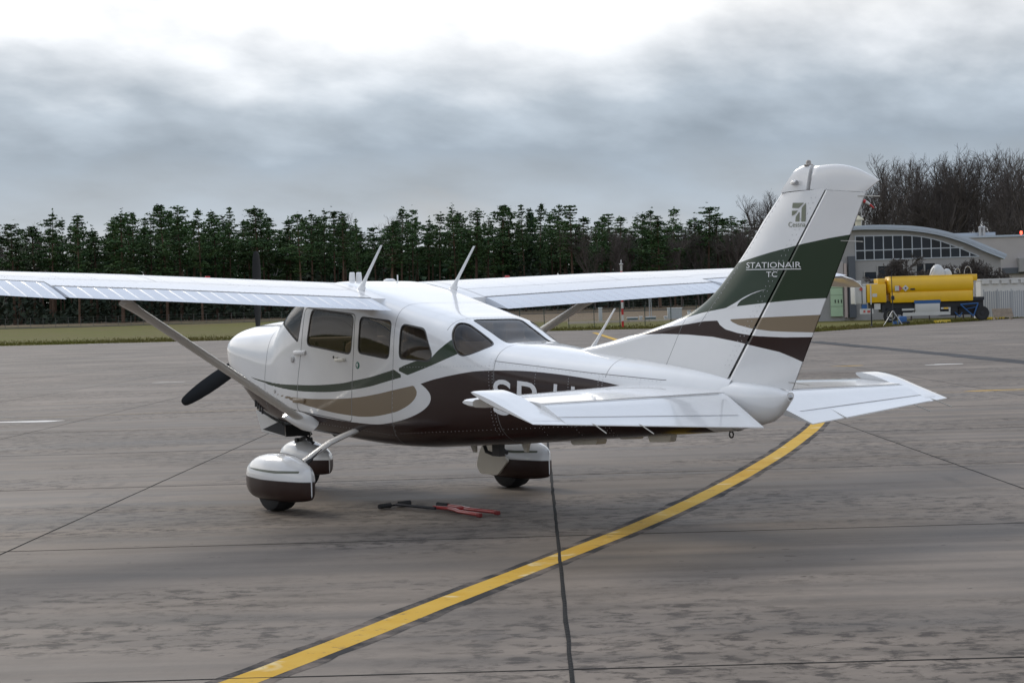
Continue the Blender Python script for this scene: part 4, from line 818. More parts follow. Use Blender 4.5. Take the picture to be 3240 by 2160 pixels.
# parts: 1 cowling, 2 door, 3.. windows
seamx = lambda V: V[:, 0]-np.interp(V[:, 2], [.6, 1.094, 1.282, 1.455, 1.6], [-.16, -.146, -.105, -.085, -.06])
I = fs.cut(seamx); fs.P[I] = 1
DOOR = round_poly([(.70,1.735),(1.575,1.66),(1.568,1.593),(1.541,1.372),(1.461,.714),(.50,.79),(.545,1.09),(.598,1.271)], .06)
I = fs.cut(lambda V: np.where(V[:, 1] < 0, sdf(DOOR, V[:, 0], V[:, 2]), .2)); fs.P[I] = 2
def band(f, hw, ok=None):
    fs.cut(lambda V: f(V)-hw); fs.cut(lambda V: f(V)+hw); c_ = fs.cent(); I = np.abs(f(c_)) < hw
    if ok is not None: I &= ok(c_)
    fs.M[I] = 4
band(seamx, .004)
band(lambda V: np.where(V[:, 1] < 0, sdf(DOOR, V[:, 0], V[:, 2]), .2), .005)
band(lambda V: V[:, 0]-(2.114+(V[:, 2]-.734)*.0915), .003, lambda c: c[:, 2] < 1.72)
band(lambda V: V[:, 0]-(3.46-(V[:, 2]-1.183)*.1), .003, lambda c: (c[:, 2] > .6))
band(lambda V: V[:, 2]-np.interp(V[:, 0], [3.443, 4.453, 5.156], [1.252, 1.163, 1.113]), .003, lambda c: (c[:, 0] > 3.44) & (c[:, 0] < 5.2))
band(lambda V: V[:, 0]-2.2, .003, lambda c: (c[:, 2] > 1.72))
band(lambda V: V[:, 0]-2.845, .003, lambda c: c[:, 2] > 1.5)
band(lambda V: V[:, 0]-4.62, .003, lambda c: c[:, 2] > 1.13)
WIN = [round_poly([(.823,1.71),(1.545,1.643),(1.484,1.316),(.725,1.40)], .055), round_poly([(1.66,1.629),(2.13,1.585),(2.092,1.276),(1.613,1.329)], .05),
       round_poly([(2.279,1.559),(2.58,1.514),(2.705,1.298),(2.662,1.257),(2.253,1.28)], .05)]
wf = [(lambda V, P=P: sdf(P, V[:, 0], V[:, 2])) for P in WIN]
DW = catmull([(2.933,.976),(2.9,1.093),(2.889,1.195),(2.94,1.222),(2.995,1.207),(3.118,1.153),(3.262,1.078),(3.293,1.0),(3.216,.877),(3.085,.812),(3.0,.857)], 4, True)
wf.append(lambda V: sdf(DW, V[:, 0], V[:, 2]-np.abs(V[:, 1])))
RW = round_poly([(2.895,-.24),(2.895,.24),(3.37,.215),(3.37,-.215)], .04)
wf.append(lambda V: np.where(V[:, 2] > 1.2, sdf(RW, V[:, 0], V[:, 1]), 1))
WSP = [(.74,1.99),(.654,1.722),(.553,1.43),(.439,1.492),(.30,1.565),(.17,1.615),(.095,1.645),(.06,1.66),(.0,1.80),(.3,2.05)]
wf.append(lambda V: np.where(V[:, 2] > 1.35, sdf(WSP, V[:, 0], V[:, 2]), 1))
for k, f in enumerate(wf):
    I = fs.cut(lambda V: f(V)-.013); fs.M[I] = 5
    I = fs.cut(f); fs.P[I] = 10+k
FM = [WHITE, GREEN, TAN, BROWN, SEAM, SEAL]
FUS = fs.part('fuselage', 0, FM, PL)
COWL = fs.part('cowling', 1, FM, PL)
DOORO = fs.part('cabin_door', 2, FM, PL)
c = fs.cent(); isw = fs.P >= 10
names = ['door_window', 'cabin_window', 'cabin_window', 'quarter_window', 'rear_window', 'windshield']
for k in range(6):
    if k < 4:
        for sg in (-1, 1):
            sel = (fs.P == 10+k) & (np.sign(c[:, 1]) == sg)
            fs.part(names[k], 0, GLASS, PL, off=-.006, sel=sel)
    else: fs.part(names[k], 10+k, GLASS, PL, off=-.004)
sel = (~isw) & (c[:, 0] > .15) & (c[:, 0] < 3.6)
fs.part('cabin_lining', 0, LINING, PL, off=-.028, flip=True, sel=sel)
b = MB(); ring = [G[0, j] for j in range(2*NT-2)]; b.add(ring, [tuple(range(len(ring)))]); b.build('nose_face', WHITE, PL)
# cabin interior: seats and control yokes
for sx, sy in ((1.05, -.27), (1.05, .27), (1.95, -.27), (1.95, .27), (2.62, -.2), (2.62, .2)):
    b = MB(); b.box((sx-.22, sy-.2, .88), (sx+.22, sy+.2, 1.0), bev=.04); b.box((sx+.14, sy-.19, .98), (sx+.28, sy+.19, 1.42), bev=.05); b.box((sx+.17, sy-.11, 1.40), (sx+.27, sy+.11, 1.57), bev=.04)
    b.build('seat', SEATM, PL, True)
b = MB(); b.box((.32, -.5, 1.12), (.46, .5, 1.46), bev=.03); b.build('instrument_panel', LINING, PL)
for sy in (-.27, .27):
    b = MB(); b.tube([(.46, sy, 1.3), (.66, sy, 1.3)], .015); b.tube([(.66, sy-.15, 1.42), (.66, sy-.15, 1.3), (.66, sy-.06, 1.26), (.66, sy+.06, 1.26), (.66, sy+.15, 1.3), (.66, sy+.15, 1.42)], .017); b.build('control_yoke', BLACK, PL, True)
# door furniture, emblems and small fittings on the left side
b = MB(); b.box((1.243, -.585, 1.262), (1.262, -.558, 1.287)); b.box((1.25, -.592, 1.246), (1.40, -.566, 1.274), bev=.008); tag(b.build('door_handle', mat('handle_cream', (.72, .70, .62), .3), DOORO, True))
def disc(name, x, z, r, m_, par, t=.006, sg=-1):
    y = float(fy(x, z)[0]); b = MB(); b.lathe([(r, 0), (r, t), (r*.7, t+.002)], 16, axis=1); 
    b.v = [(p[0]+x, sg*(y+p[1]-.002), p[2]+z) for p in b.v]; return b.build(name, m_, par)
disc('door_lock', 1.199, 1.285, .012, DARKM, DOORO)
GLAB = mat('sticker_green', (.0, .13, .085), .4)
st = disc('exit_sticker', 1.60, 1.214, .032, GLAB, FUS, .003)
b = MB(); y = -float(fy(1.60, 1.214)[0])-.0045; b.box((1.593, y-.001, 1.196), (1.607, y+.001, 1.232)); b.box((1.584, y-.0012, 1.212), (1.616, y+.0008, 1.22)); b.build('sticker_cross', LETW, FUS)
disc('static_port', .455, 1.264, .03, GREYM, FUS, .01)
disc('drain_cap', .06, .965, .02, GREYM, FUS, .005)
for xx, zz in ((.60, 1.323), (.56, .885)):
    b = MB(); y = -float(fy(xx, zz)[0]); b.box((xx-.10, y-.022, zz-.022), (xx+.11, y+.01, zz+.022), bev=.012); b.build('hinge_cover', TAN if zz < 1 else WHITE, FUS, True)
# oil door, louvres, cowl flap, exhaust
b = MB()
for k in range(4):
    xx = -.44+.036*k; zz = .862-.022*k
    y = -float(fy(xx, zz)[0])-.003; b.box((xx, y-.004, zz-.06), (xx+.022, y+.006, zz+.02))
b.build('louvre', BLACK, COWL)
b = MB(); b.prism([(-.66, .76), (-.10, .62), (-.09, .52), (-.55, .555)], 1, -.345, -.335, 0); b.prism([(-.66, .76), (-.10, .62), (-.09, .52), (-.55, .555)], 1, -.07, -.06, 0)
b.add([(-.55, -.34, .552), (-.09, -.34, .517), (-.09, -.065, .517), (-.55, -.065, .552)], [(0, 1, 2, 3)], 1)
b.add([(-.09, -.334, .52), (-.09, -.071, .52), (-.10, -.071, .63), (-.10, -.334, .63)], [(0, 1, 2, 3)], 1)
b.add([(-.66, -.34, .76), (-.55, -.34, .552), (-.55, -.065, .552), (-.66, -.065, .76)], [(0, 1, 2, 3)], 0)
b.build('cowl_flap', [STRUTW, BLACK], COWL)
b = MB(); b.prism([(-.52, .575), (-.20, .66), (-.095, .62), (-.095, .528)], 1, -.349, -.346, 0); b.build('flap_side_panel', BLACK, COWL)
b = MB(); b.tube([(-.25, .2, .70), (-.15, .22, .56), (-.02, .22, .50)], .045, 12); b.build('exhaust_pipe', DARKM, COWL, True)
# propeller
PRX, PRZ = -1.20, 1.338
pe = empty('propeller', (PRX, 0, PRZ), parent=PL)
b = MB(); b.lathe([(.17, .05), (.175, 0), (.16, -.10), (.12, -.20), (.06, -.28), (.005, -.31)], 20, axis=0); b.build('spinner', WHITE, pe, True)
for k in range(3):
    a = .0045+2*PI*k/3; V = []; rr = [.12, .25, .4, .55, .7, .82, .91, .965, .99, 1.0]; ch = [.10, .13, .155, .16, .152, .135, .112, .09, .062, .025]
    for r, cw in zip(rr, ch):
        tw = math.radians(48-32*r)
        for s_, tk in ((-.5, 0), (-.2, .5), (.25, .42), (.5, 0), (.25, -.25), (-.2, -.3)):
            u = s_*cw; v = tk*.16*cw+.002*(tk > 0)
            lx = u*math.sin(tw)+v*math.cos(tw); lt = u*math.cos(tw)-v*math.sin(tw)
            V.append((lx, -(r*math.sin(a)+lt*math.cos(a)), r*math.cos(a)-lt*math.sin(a)))
    Fc = [(i*6+j, i*6+(j+1) % 6, (i+1)*6+(j+1) % 6, (i+1)*6+j) for i in range(len(rr)-1) for j in range(6)]+[tuple(range(6)), tuple(range((len(rr)-1)*6, len(rr)*6))]
    b = MB(); b.add(V, Fc); b.build('blade', PROPM, pe, True)
# ------------------------------------------------------------------ wings
def naca(s, t=.125, m_=.02, p=.4):
    s = np.asarray(s, float); yt = 5*t*(.2969*np.sqrt(s)-.126*s-.3516*s**2+.2843*s**3-.1036*s**4)
    yc = np.where(s < p, m_/p**2*(2*p*s-s**2), m_/(1-p)**2*((1-2*p)+2*p*s-s**2)); return yc+yt, yc-yt
YS = [.45, .57, 2.6, 3.44, 5.30, 5.5]
def wl_(y): # LE x, LE z, TE x, TE z
    return (np.interp(y, [.5, 2.6, 5.35], [.61, .61, .80]), 1.875+.0345*(y-.57), np.interp(y, [.5, 2.6, 3.47, 5.35], [2.24, 2.24, 2.14, 1.945]), np.interp(y, [.45, .57, 2.6, 3.47, 5.35], [1.683, 1.688, 1.785, 1.827, 1.955]))
def wpt(y, s, up, sg, dz=0.0):
    lx, lz, tx, tz = wl_(y); u, l = naca(s); c = tx-lx
    return (lx+s*c, sg*y, lz+s*(tz-lz)+c*(u if up else l)+dz)
HF, HA, YF, YT = .798, .70, 3.44, 5.24
def wsec(y, s0, s1, sg, n=22):
    ss = s0+(s1-s0)*(1-np.cos(np.linspace(0, PI/2, n))) if s0 == 0 else np.linspace(s0, s1, n)
    return [wpt(y, s, True, sg) for s in ss[::-1]]+[wpt(y, s, False, sg) for s in ss[1:]]
def loft(b, secs, k=0, caps=True):
    n = len(secs[0]); V = [p for s in secs for p in s]; Fc = [(i*n+j, i*n+(j+1) % n, (i+1)*n+(j+1) % n, (i+1)*n+j) for i in range(len(secs)-1) for j in range(n)]
    if caps: Fc += [tuple(range(n)), tuple(range((len(secs)-1)*n, len(secs)*n))[::-1]]
    b.add(V, Fc, k)
FLAPW = mat('corrugated_skin', (.60, .63, .68), .42, coat=.15, nscale=2, namp=.04)
WTOP = mat('wing_paint', (.73, .73, .735), .26, coat=.4, nscale=1.6, namp=.04, bump=.06, bscale=1.7)
for sg in (-1, 1):
    b = MB(); loft(b, [wsec(y, 0, HF-.004, sg) for y in np.linspace(.45, YF, 14)]); loft(b, [wsec(y, 0, HA-.004, sg) for y in np.linspace(YF, YT, 10)])
    wing = b.build('wing', WTOP, PL, True)
    # drooped tip
    secs = []
    for y, q in ((YT, 1), (5.34, .98), (5.42, .9), (5.465, .72), (5.485, .4)):
        lx, lz, tx, tz = wl_(min(y, 5.35)); ss = np.linspace(0, 1, 20)**1.5; u, l = naca(ss); c = tx-lx; sh = (1-q)*.28; dr = -.10*max(0, (y-YT)/.245)**2
        P = [(lx+sh*c*.6+s*(c-sh*c*.62), sg*y, lz+s*(tz-lz)+c*uu*q+dr) for s, uu in zip(ss[::-1], u[::-1])]+[(lx+sh*c*.6+s*(c-sh*c*.62), sg*y, lz+s*(tz-lz)+c*ll*q*.9+dr-.01*(q < 1)) for s, ll in zip(ss[1:], l[1:])]
        secs.append(P)
    b = MB(); loft(b, secs); b.build('wing_tip', WTOP, wing, True)
    # corrugated flap and aileron: beads run chordwise
    def surf(name, y0, y1, h, defl, pitch):
        nb_ = int((y1-y0)/pitch); ysv = sorted({round(y0+(y1-y0)*(k+o)/nb_, 6) for k in range(nb_) for o in (0, .25, .44, .47, .5, .53, .56, .8)} | {y1}); secs = []
        for i, y in enumerate(ysv):
            ph = ((y-y0)/(y1-y0)*nb_) % 1.0; bead = .007*max(0, 1-abs(ph-.5)/.055) if .0 < ph < 1 else 0
            lx, lz, tx, tz = wl_(y); hx, _, hz = wpt(y, h, True, sg); _, _, hz2 = wpt(y, h, False, sg); hc = (hz+hz2)/2
            P = []
            for s in np.linspace(1, h, 8):
                x, yy, z = wpt(y, s, True, sg); e = min(1, (s-h)/.03, (1-s)/.02+.15) if s > h else 0
                P.append((x, yy, z+bead*max(e, 0)-(.002)))
            P.append((hx-.02, sg*y, hc))
            for s in np.linspace(h, 1, 5)[:-1]:
                P.append(wpt(y, s, False, sg))
            ca, sa = math.cos(defl), math.sin(defl)
            P = [(hx+(p[0]-hx)*ca+(p[2]-hc)*sa, p[1], hc-(p[0]-hx)*sa+(p[2]-hc)*ca) for p in P]
            secs.append(P)
        b = MB(); loft(b, secs); return b.build(name, FLAPW, wing, True)
    surf('flap', .61, YF-.012, HF, math.radians(1.5), .118)
    surf('aileron', YF+.012, YT-.01, HA, math.radians(2.5*(1 if sg < 0 else -2)), .118)
    # dark hinge gap, panel lines, rivet rows
    b = MB()
    def strip(y0, y1, s0, s1, wd, n=24):
        for i in range(n):
            ya, yb = y0+(y1-y0)*i/n, y0+(y1-y0)*(i+1)/n; sa, sb = s0+(s1-s0)*i/n, s0+(s1-s0)*(i+1)/n
            if abs(y1-y0) > .3: q = [wpt(ya, sa-wd/3, True, sg, .002), wpt(yb, sb-wd/3, True, sg, .002), wpt(yb, sb+wd/3, True, sg, .002), wpt(ya, sa+wd/3, True, sg, .002)]
            else: q = [wpt(ya-wd/2, sa, True, sg, .002), wpt(yb-wd/2, sb, True, sg, .002), wpt(yb+wd/2, sb, True, sg, .002), wpt(ya+wd/2, sa, True, sg, .002)]
            b.add(q, [(0, 1, 2, 3)])
    strip(.6, YF, .60, .60, .004); strip(YF, YT, .56, .56, .004); strip(.6, .6, .02, HF-.01, .006); strip(2.45, 2.45, .02, .60, .005); strip(YT, YT, .02, .98, .005); strip(4.3, 4.3, .02, .68, .004)
    b.build('panel_line', mat('panel_line_grey', (.30, .30, .31), .6), wing, fix=False)
    b = MB(); strip(.6, YF, HF-.006, HF-.006, .012, 30); strip(YF, YT, HA-.006, HA-.006, .012, 20); b.build('hinge_gap', mat('gap_black', (.03, .03, .03), .8), wing, fix=False)
    b = MB()
    for yv in list(np.arange(.85, YF, .30))+list(np.arange(3.7, YT, .34)):
        for s in np.arange(.18, .66, .035): p = wpt(yv, s, True, sg, .0012); b.add([(p[0]-.006, p[1], p[2]), (p[0], p[1]-.006, p[2]), (p[0]+.006, p[1], p[2]-.0006), (p[0], p[1]+.006, p[2])], [(0, 1, 2, 3)])
    for s in (.60, .775):
        for yv in np.arange(.65, YF, .05): p = wpt(yv, s, True, sg, .0012); b.add([(p[0]-.006, p[1], p[2]), (p[0], p[1]-.006, p[2]), (p[0]+.006, p[1], p[2]-.0006), (p[0], p[1]+.006, p[2])], [(0, 1, 2, 3)])
    tag(b.build('rivets', mat('rivet_grey', (.42, .42, .43), .5), wing, fix=False), kind='stuff')
    p = wpt(1.62, .16, True, sg); b = MB(); b.box((p[0]-.02, p[1]-.035, p[2]-.015), (p[0]+.02, p[1]+.035, p[2]+.003)); b.box((p[0]-.014, p[1]-.02, p[2]+.0), (p[0]+.014, p[1]+.02, p[2]+.02), bev=.004); tag(b.build('fuel_cap', REDP, wing), 'red cover on the wing upper skin')
    # lift strut with end fairings
    A = np.array([.665, sg*.575, .70]); B = np.array([1.12, sg*2.52, 1.80])
    b = MB(); secs = []
    for t, wv in ((0, 1), (.08, 1), (.5, 1.02), (.93, 1.0), (.95, 1.12), (1.0, 1.35)):
        p = A+(B-A)*t; sec = []
        for j in range(14):
            a = 2*PI*j/14; sec.append((p[0]+.062*wv*math.cos(a)+(.012 if math.cos(a) > 0 else 0)*math.cos(a), p[1]+sg*(-.026*wv*math.sin(a)*.86), p[2]+.026*wv*math.sin(a)*.95))
        secs.append(sec)
    loft(b, secs); b.build('wing_strut', STRUTW, PL, True)
    b = MB(); secs = []
    for t, rx, rz, ofs in ((-.02, .03, .02, 0), (.0, .09, .05, .02), (.25, .12, .062, .03), (.55, .11, .055, .03), (.8, .075, .045, .01), (1.0, .05, .035, 0)):
        p = np.array([.80, sg*.555, .66])*(1-t)+np.array([.58, sg*.70, .775])*t
        secs.append([(p[0]+rx*math.cos(2*PI*j/14)*.8, p[1]+sg*(-.045)*math.sin(2*PI*j/14), p[2]+rz*math.sin(2*PI*j/14)) for j in range(14)])
    loft(b, secs); b.build('strut_fairing', WHITE, PL, True)
    # whip antenna on the roof
    A = np.array([1.55, sg*.49, 1.868]); T_ = np.array([1.91, sg*.49, 2.245])
    b = MB(); d = T_-A; secs = []
    for t, rx in ((-.02, .085), (.05, .075), (.09, .045), (.16, .026), (.3, .019), (1, .012)):
        p = A+d*t; secs.append([(p[0]+rx*math.cos(2*PI*j/10), p[1]+min(rx, .022)*.8*math.sin(2*PI*j/10), p[2]) for j in range(10)])
    loft(b, secs); b.build('whip_antenna', WHITE, PL, True)
    # main gear
    zc = -BANK*sg*1.256; yw = sg*1.256
    b = MB(); b.lathe([(.07, -.10), (.18, -.105), (.215, -.085), (.226, -.04), (.228, 0), (.226, .04), (.215, .085), (.18, .105), (.07, .10)], 32, c=(1.37, yw, .224+zc), axis=1)
    gear = empty('main_gear', (0, 0, 0), parent=PL)
    b.build('tyre', BLACK, gear, True)
    b = MB(); b.lathe([(.02, -.108), (.10, -.108), (.12, -.09), (.12, .09), (.10, .108), (.02, .108)], 20, c=(1.37, yw, .224+zc), axis=1); b.build('wheel_hub', GREYM, gear, True)
    b = MB(); secs = []
    Pp = [(1.42, .40, .66), (1.46, .55, .625), (1.475, .66, .595), (1.48, .80, .545), (1.475, .95, .46), (1.46, 1.08, .375), (1.44, 1.16, .31)]
    for i, (x, y, z) in enumerate(Pp):
        wx = .062-.016*i/6; secs.append([(x+wx*math.cos(2*PI*j/12), sg*(y+.012*math.sin(2*PI*j/12)), z+.02*math.sin(2*PI*j/12)) for j in range(12)])
    loft(b, secs); b.build('gear_leg', STRUTW, gear, True)
    b = MB(); b.tube([(1.50, sg*.99, .425), (1.51, sg*1.06, .375), (1.52, sg*1.12, .33)], .02, 8); b.tube([(1.52, sg*.9, .50), (1.52, sg*1.02, .41)], .008, 6); b.build('brake_line', DARKM, gear, True)
    FST = np.array([[.965,.23,.33,.02,.29],[.985,.18,.375,.075,.29],[1.05,.125,.43,.13,.29],[1.2,.095,.478,.168,.285],[1.4,.088,.497,.178,.28],[1.6,.09,.482,.158,.27],[1.78,.10,.435,.112,.262],[1.9,.118,.392,.062,.258],[1.945,.14,.365,.006,.256]])
    def fairing(name, FST, y0, cut_l, parent, stripe, dz):
        xq = np.unique(np.concatenate([np.linspace(FST[0, 0], FST[0, 0]+.1, 10), np.linspace(FST[0, 0]+.1, FST[-1, 0], 60)])); zb2, zt2, w2, zm2 = [pchip(FST[:, 0], FST[:, k], xq) for k in (1, 2, 3, 4)]
        NR = 141; th2 = np.linspace(0, 2*PI, NR); Gf = np.zeros((len(xq), NR, 3))
        for j, a in enumerate(th2):
            cc, ss = math.cos(a), math.sin(a); n = 2.3 if ss > 0 else 3.2; hh2 = (zt2-zm2) if ss > 0 else (zm2-zb2); rr2 = ((max(abs(cc), 1e-6)/w2)**n+(max(abs(ss), 1e-6)/hh2)**n)**(-1/n)
            Gf[:, j, 0] = xq; Gf[:, j, 1] = y0+rr2*cc; Gf[:, j, 2] = dz+zm2+rr2*ss
        sk = Skin(Gf); kk = np.argmin(np.abs(sk.V-np.array([xq.mean(), y0-.16, .28])).sum(1))
        if sk.N[kk][1] > 0: sk.T = sk.T[:, ::-1]; sk.N = -sk.N
        I = sk.cut(lambda V: V[:, 2]-dz-cut_l(V[:, 0])); sk.M[I] = 1
        if stripe:
            I = sk.cut(side([(1.08, .372+dz), (1.3, .352+dz), (1.6, .339+dz), (1.86, .347+dz), (1.86, .366+dz), (1.6, .362+dz), (1.3, .369+dz)])); sk.M[I] = 2
            ff = lambda V: V[:, 2]-dz-cut_l(V[:, 0])
            sk.cut(lambda V: ff(V)-.0025); sk.cut(lambda V: ff(V)+.0025); sk.M[np.abs(ff(sk.cent())) < .0025] = 3
        o = sk.part(name, 0, [WHITE, mat('fairing_brown', (.030, .015, .012), .35, coat=.1, spec=.3), mat('fairing_stripe', (.12, .135, .10), .3), SEAM], parent)
        b = MB(); rg = [Gf[-1, j] for j in range(NR-1)]; b.add(rg, [tuple(range(NR-1))]); n_ = len(b.v)
        b.build('fairing_end', WHITE, o); return o
    fairing('wheel_fairing', FST, yw, lambda x: np.interp(x, [.97, 1.4, 2.0], [.300, .280, .272]), gear, True, zc)
    b = MB(); pl = round_poly([(1.17, .33), (1.25, .44), (1.36, .43), (1.53, .33), (1.62, .27), (1.45, .125), (1.18, .125), (1.12, .2)], .03)
    b.prism([(p[0]-.06, p[1]+zc) for p in pl], 1, yw-sg*.165, yw-sg*.19); tag(b.build('brake_cover', CREAM, gear), 'cream cover plate on the inner side of the wheel fairing')
# nose gear
ng = empty('nose_gear', (0, 0, 0), parent=PL)
NST = np.array([[-.70,.25,.33,.02,.28],[-.68,.2,.365,.07,.28],[-.60,.155,.42,.12,.28],[-.45,.135,.455,.15,.28],[-.28,.13,.462,.158,.28],[-.1,.132,.43,.145,.28],[.06,.145,.37,.09,.28],[.14,.16,.32,.006,.27]])
NST[:, 3] *= 1.0
fairing('wheel_fairing', NST, 0, lambda x: np.full(np.shape(x), .285), ng, False, 0)
b = MB(); b.lathe([(.06, -.07), (.15, -.075), (.185, -.06), (.195, -.03), (.197, 0), (.195, .03), (.185, .06), (.15, .075), (.06, .07)], 28, c=(-.32, 0, .197), axis=1); b.build('tyre', BLACK, ng, True)
b = MB(); b.tube([(-.36, 0, .75), (-.33, 0, .42)], .032, 12); b.tube([(-.345, 0, .58), (-.335, 0, .5)], .045, 12); b.build('oleo_strut', GREYM, ng, True)
b = MB(); b.tube([(-.30, 0, .60), (-.20, 0, .52), (-.28, 0, .44)], .018, 8); b.tube([(-.34, -.09, .46), (-.34, .09, .46)], .025, 8); b.tube([(-.30, -.06, .47), (-.2, -.05, .50), (-.1, -.03, .44)], .015, 6); b.build('torque_link', DARKM, ng, True)
# ------------------------------------------------------------------ fin, rudder
LEZ = np.array([1.0, 1.30, 1.319, 1.387, 1.436, 1.483, 1.542, 1.615, 1.681, 1.776, 1.865, 1.946, 2.08, 2.225, 2.422, 2.534, 2.6]); LEX = np.array([3.97, 3.972, 3.977, 4.347, 4.612, 4.868, 5.118, 5.338, 5.469, 5.604, 5.708, 5.802, 5.933, 6.062, 6.262, 6.361, 6.42])
lex = lambda z: pchip(LEZ, LEX, z)
hgx = lambda z: 5.705+(np.asarray(z)-1.106)*(6.673-5.705)/(2.388-1.106)
tex = lambda z: 6.294+(np.asarray(z)-1.048)*(6.997-6.294)/(2.348-1.048)
finT = lambda z: np.interp(z, [1.0, 2.5], [.062, .038])
def fin_ht(x, z):
    x = np.atleast_1d(x).astype(float); z = np.atleast_1d(z).astype(float); T_ = finT(z); L_ = lex(z); H_ = hgx(z); E_ = tex(z); d = np.clip((x-L_)/.32, 0, 1)
    return np.where(x < H_, T_*np.sqrt(np.clip(1-(1-d)**2, 0, 1)), T_+(.004-T_)*np.clip((x-H_)/(E_-H_), 0, 1))
zr = np.linspace(1.02, 2.395, 150); ur = (np.linspace(0, 1, 90))**1.4
Gv = np.zeros((len(zr), 2*len(ur)-1, 3))
for j in range(2*len(ur)-1):
    u = ur[len(ur)-1-j] if j < len(ur) else ur[j-len(ur)+1]; sg = -1 if j < len(ur) else 1
    xh = hgx(zr); xx = lex(zr)+u*(xh-.002-lex(zr)); Gv[:, j, 0] = xx; Gv[:, j, 1] = sg*np.where(u == 0, 0, fin_ht(xx, zr)); Gv[:, j, 2] = zr
def mkskin(Gg, ref):
    sk = Skin(Gg); kk = np.argmin(np.abs(sk.V-np.array(ref)).sum(1))
    if sk.N[kk][1] > 0: sk.T = sk.T[:, ::-1]; sk.N = -sk.N
    return sk
fin = mkskin(Gv, (6.0, -.05, 1.8))
vr = np.linspace(0, 1, 120); us = np.linspace(0, 1, 30); Gr = np.zeros((120, 59, 3))
Hb, Ht, Eb, Et = np.array([5.7075, 1.106]), np.array([6.670, 2.385]), np.array([6.294, 1.048]), np.array([6.997, 2.348])
for j in range(59):
    u = us[29-j] if j < 30 else us[j-29]; sg = -1 if j < 30 else 1
    Pq = (Hb+(Ht-Hb)*vr[:, None])*(1-u)+(Eb+(Et-Eb)*vr[:, None])*u; tk = finT(Pq[:, 1])
    Gr[:, j, 0] = Pq[:, 0]; Gr[:, j, 2] = Pq[:, 1]; Gr[:, j, 1] = sg*(tk+(.004-tk)*u)*(0 if u == 0 else min(1, .93+u*2))
Gr = Gr[:, :, :]
rud = mkskin(Gr, (6.3, -.04, 1.8))
def c3(P, y=-.045):
    o = []
    for p in P:
        px, py = 2100+p[0]/2.529, 480+p[1]/2.529; d = ray(px, py); o0 = CAMP.copy(); t = (y-o0[1])/d[1]; q = o0+t*d; o.append((q[0], q[2]-BANK*q[1]))
    return o
FG = [(100, 1345), (500, 890), (590, 885)]+[(700, 850), (850, 805), (1000, 765), (1110, 735), (1300, 690), (1485, 655), (1600, 640), (1400, 1165), (1300, 1170), (1100, 1180), (900, 1200), (580, 1237), (620, 1190), (700, 1143), (795, 1106), (735, 1122), (650, 1160), (580, 1205), (500, 1250), (400, 1270), (300, 1290), (180, 1325)]
FT = [(530, 1340), (700, 1330), (900, 1320), (1250, 1303), (1400, 1298), (1300, 1447), (1195, 1447), (1000, 1442), (850, 1435), (700, 1412), (600, 1385), (550, 1360)]
FB = [(-360, 1478), (-200, 1445), (0, 1408), (200, 1378), (330, 1355), (435, 1350), (455, 1385), (500, 1420), (600, 1450), (750, 1475), (950, 1485), (1190, 1483), (1350, 1483), (1250, 1720), (1105, 1696), (1072, 1680), (1010, 1648), (910, 1602), (778, 1568), (600, 1520), (400, 1480), (200, 1462), (0, 1456), (-180, 1463), (-360, 1480)]
for sk in (fin, rud):
    for P, k in ((FG, 1), (FT, 2), (FB, 3)):
        I = sk.cut(side(c3(P))); sk.M[I] = k
for x0, z0, sl, lo, hi in ((5.80, 1.9, .93, 1.5, 9), (5.06, 1.2, .62, 0, 1.55)):
    f = lambda V: V[:, 0]-(x0+(V[:, 2]-z0)*sl)
    fin.cut(lambda V: f(V)-.0025); fin.cut(lambda V: f(V)+.0025); c_ = fin.cent(); fin.M[(np.abs(f(c_)) < .0025) & (c_[:, 2] > lo) & (c_[:, 2] < hi)] = 4
FIN = fin.part('fin', 0, FM, PL)
oa = c3(catmull([(505, 1249), (580, 1206), (650, 1161), (740, 1121), (820, 1100)], 6)); ob = c3(catmull([(590, 1236), (620, 1191), (700, 1144), (760, 1119), (820, 1101)], 6))
mesh('swoosh', [(p[0], -(float(fin_ht(p[0], p[1])[0])+.003), p[1]) for q in zip(oa, ob) for p in q], [(2*i, 2*i+1, 2*i+3, 2*i+2) for i in range(len(oa)-1)], WHITE, FIN); RUD = rud.part('rudder', 0, FM, PL)
for o in (RUD,):
    b = MB(); rg = [Gr[0, j] for j in range(59)]; b.add(rg, [tuple(range(59))]); b.build('rudder_base', WHITE, RUD)
# caps at the top of fin and rudder
def cap(name, bot, top, th_b, th_t, par, n=16, mrows=10):
    bot = np.array(catmull(bot, 6)); top = np.array(catmull(top, 6))
    ib = np.linspace(0, len(bot)-1, n); it = np.linspace(0, len(top)-1, n)
    f_ = lambda A, i: np.stack([np.interp(i, range(len(A)), A[:, k]) for k in (0, 1)], 1)
    Bt, Tt = f_(bot, ib), f_(top, it); b = MB(); rows = []
    for k in range(mrows):
        v = 1-math.cos(k/(mrows-1)*PI/2); v = k/(mrows-1); ve = math.sin(v*PI/2); Pq = Bt*(1-ve)+Tt*ve; e = math.cos(v*PI/2)**.6*.98+.02
        u = np.linspace(0, 1, n); ht = (th_b+(th_t-th_b)*u)*e; ht[0] *= .5
        rows.append([(p[0], -h, p[1]) for p, h in zip(Pq, ht)]+[(p[0], h, p[1]) for p, h in zip(Pq[::-1], ht[::-1])])
    loft(b, rows); return b.build(name, WHITE, par, True)
cap('tip_cap', [(6.236, 2.396), (6.36, 2.40), (6.502, 2.398)], [(6.38, 2.548), (6.46, 2.570), (6.53, 2.566)], .03, .04, FIN)
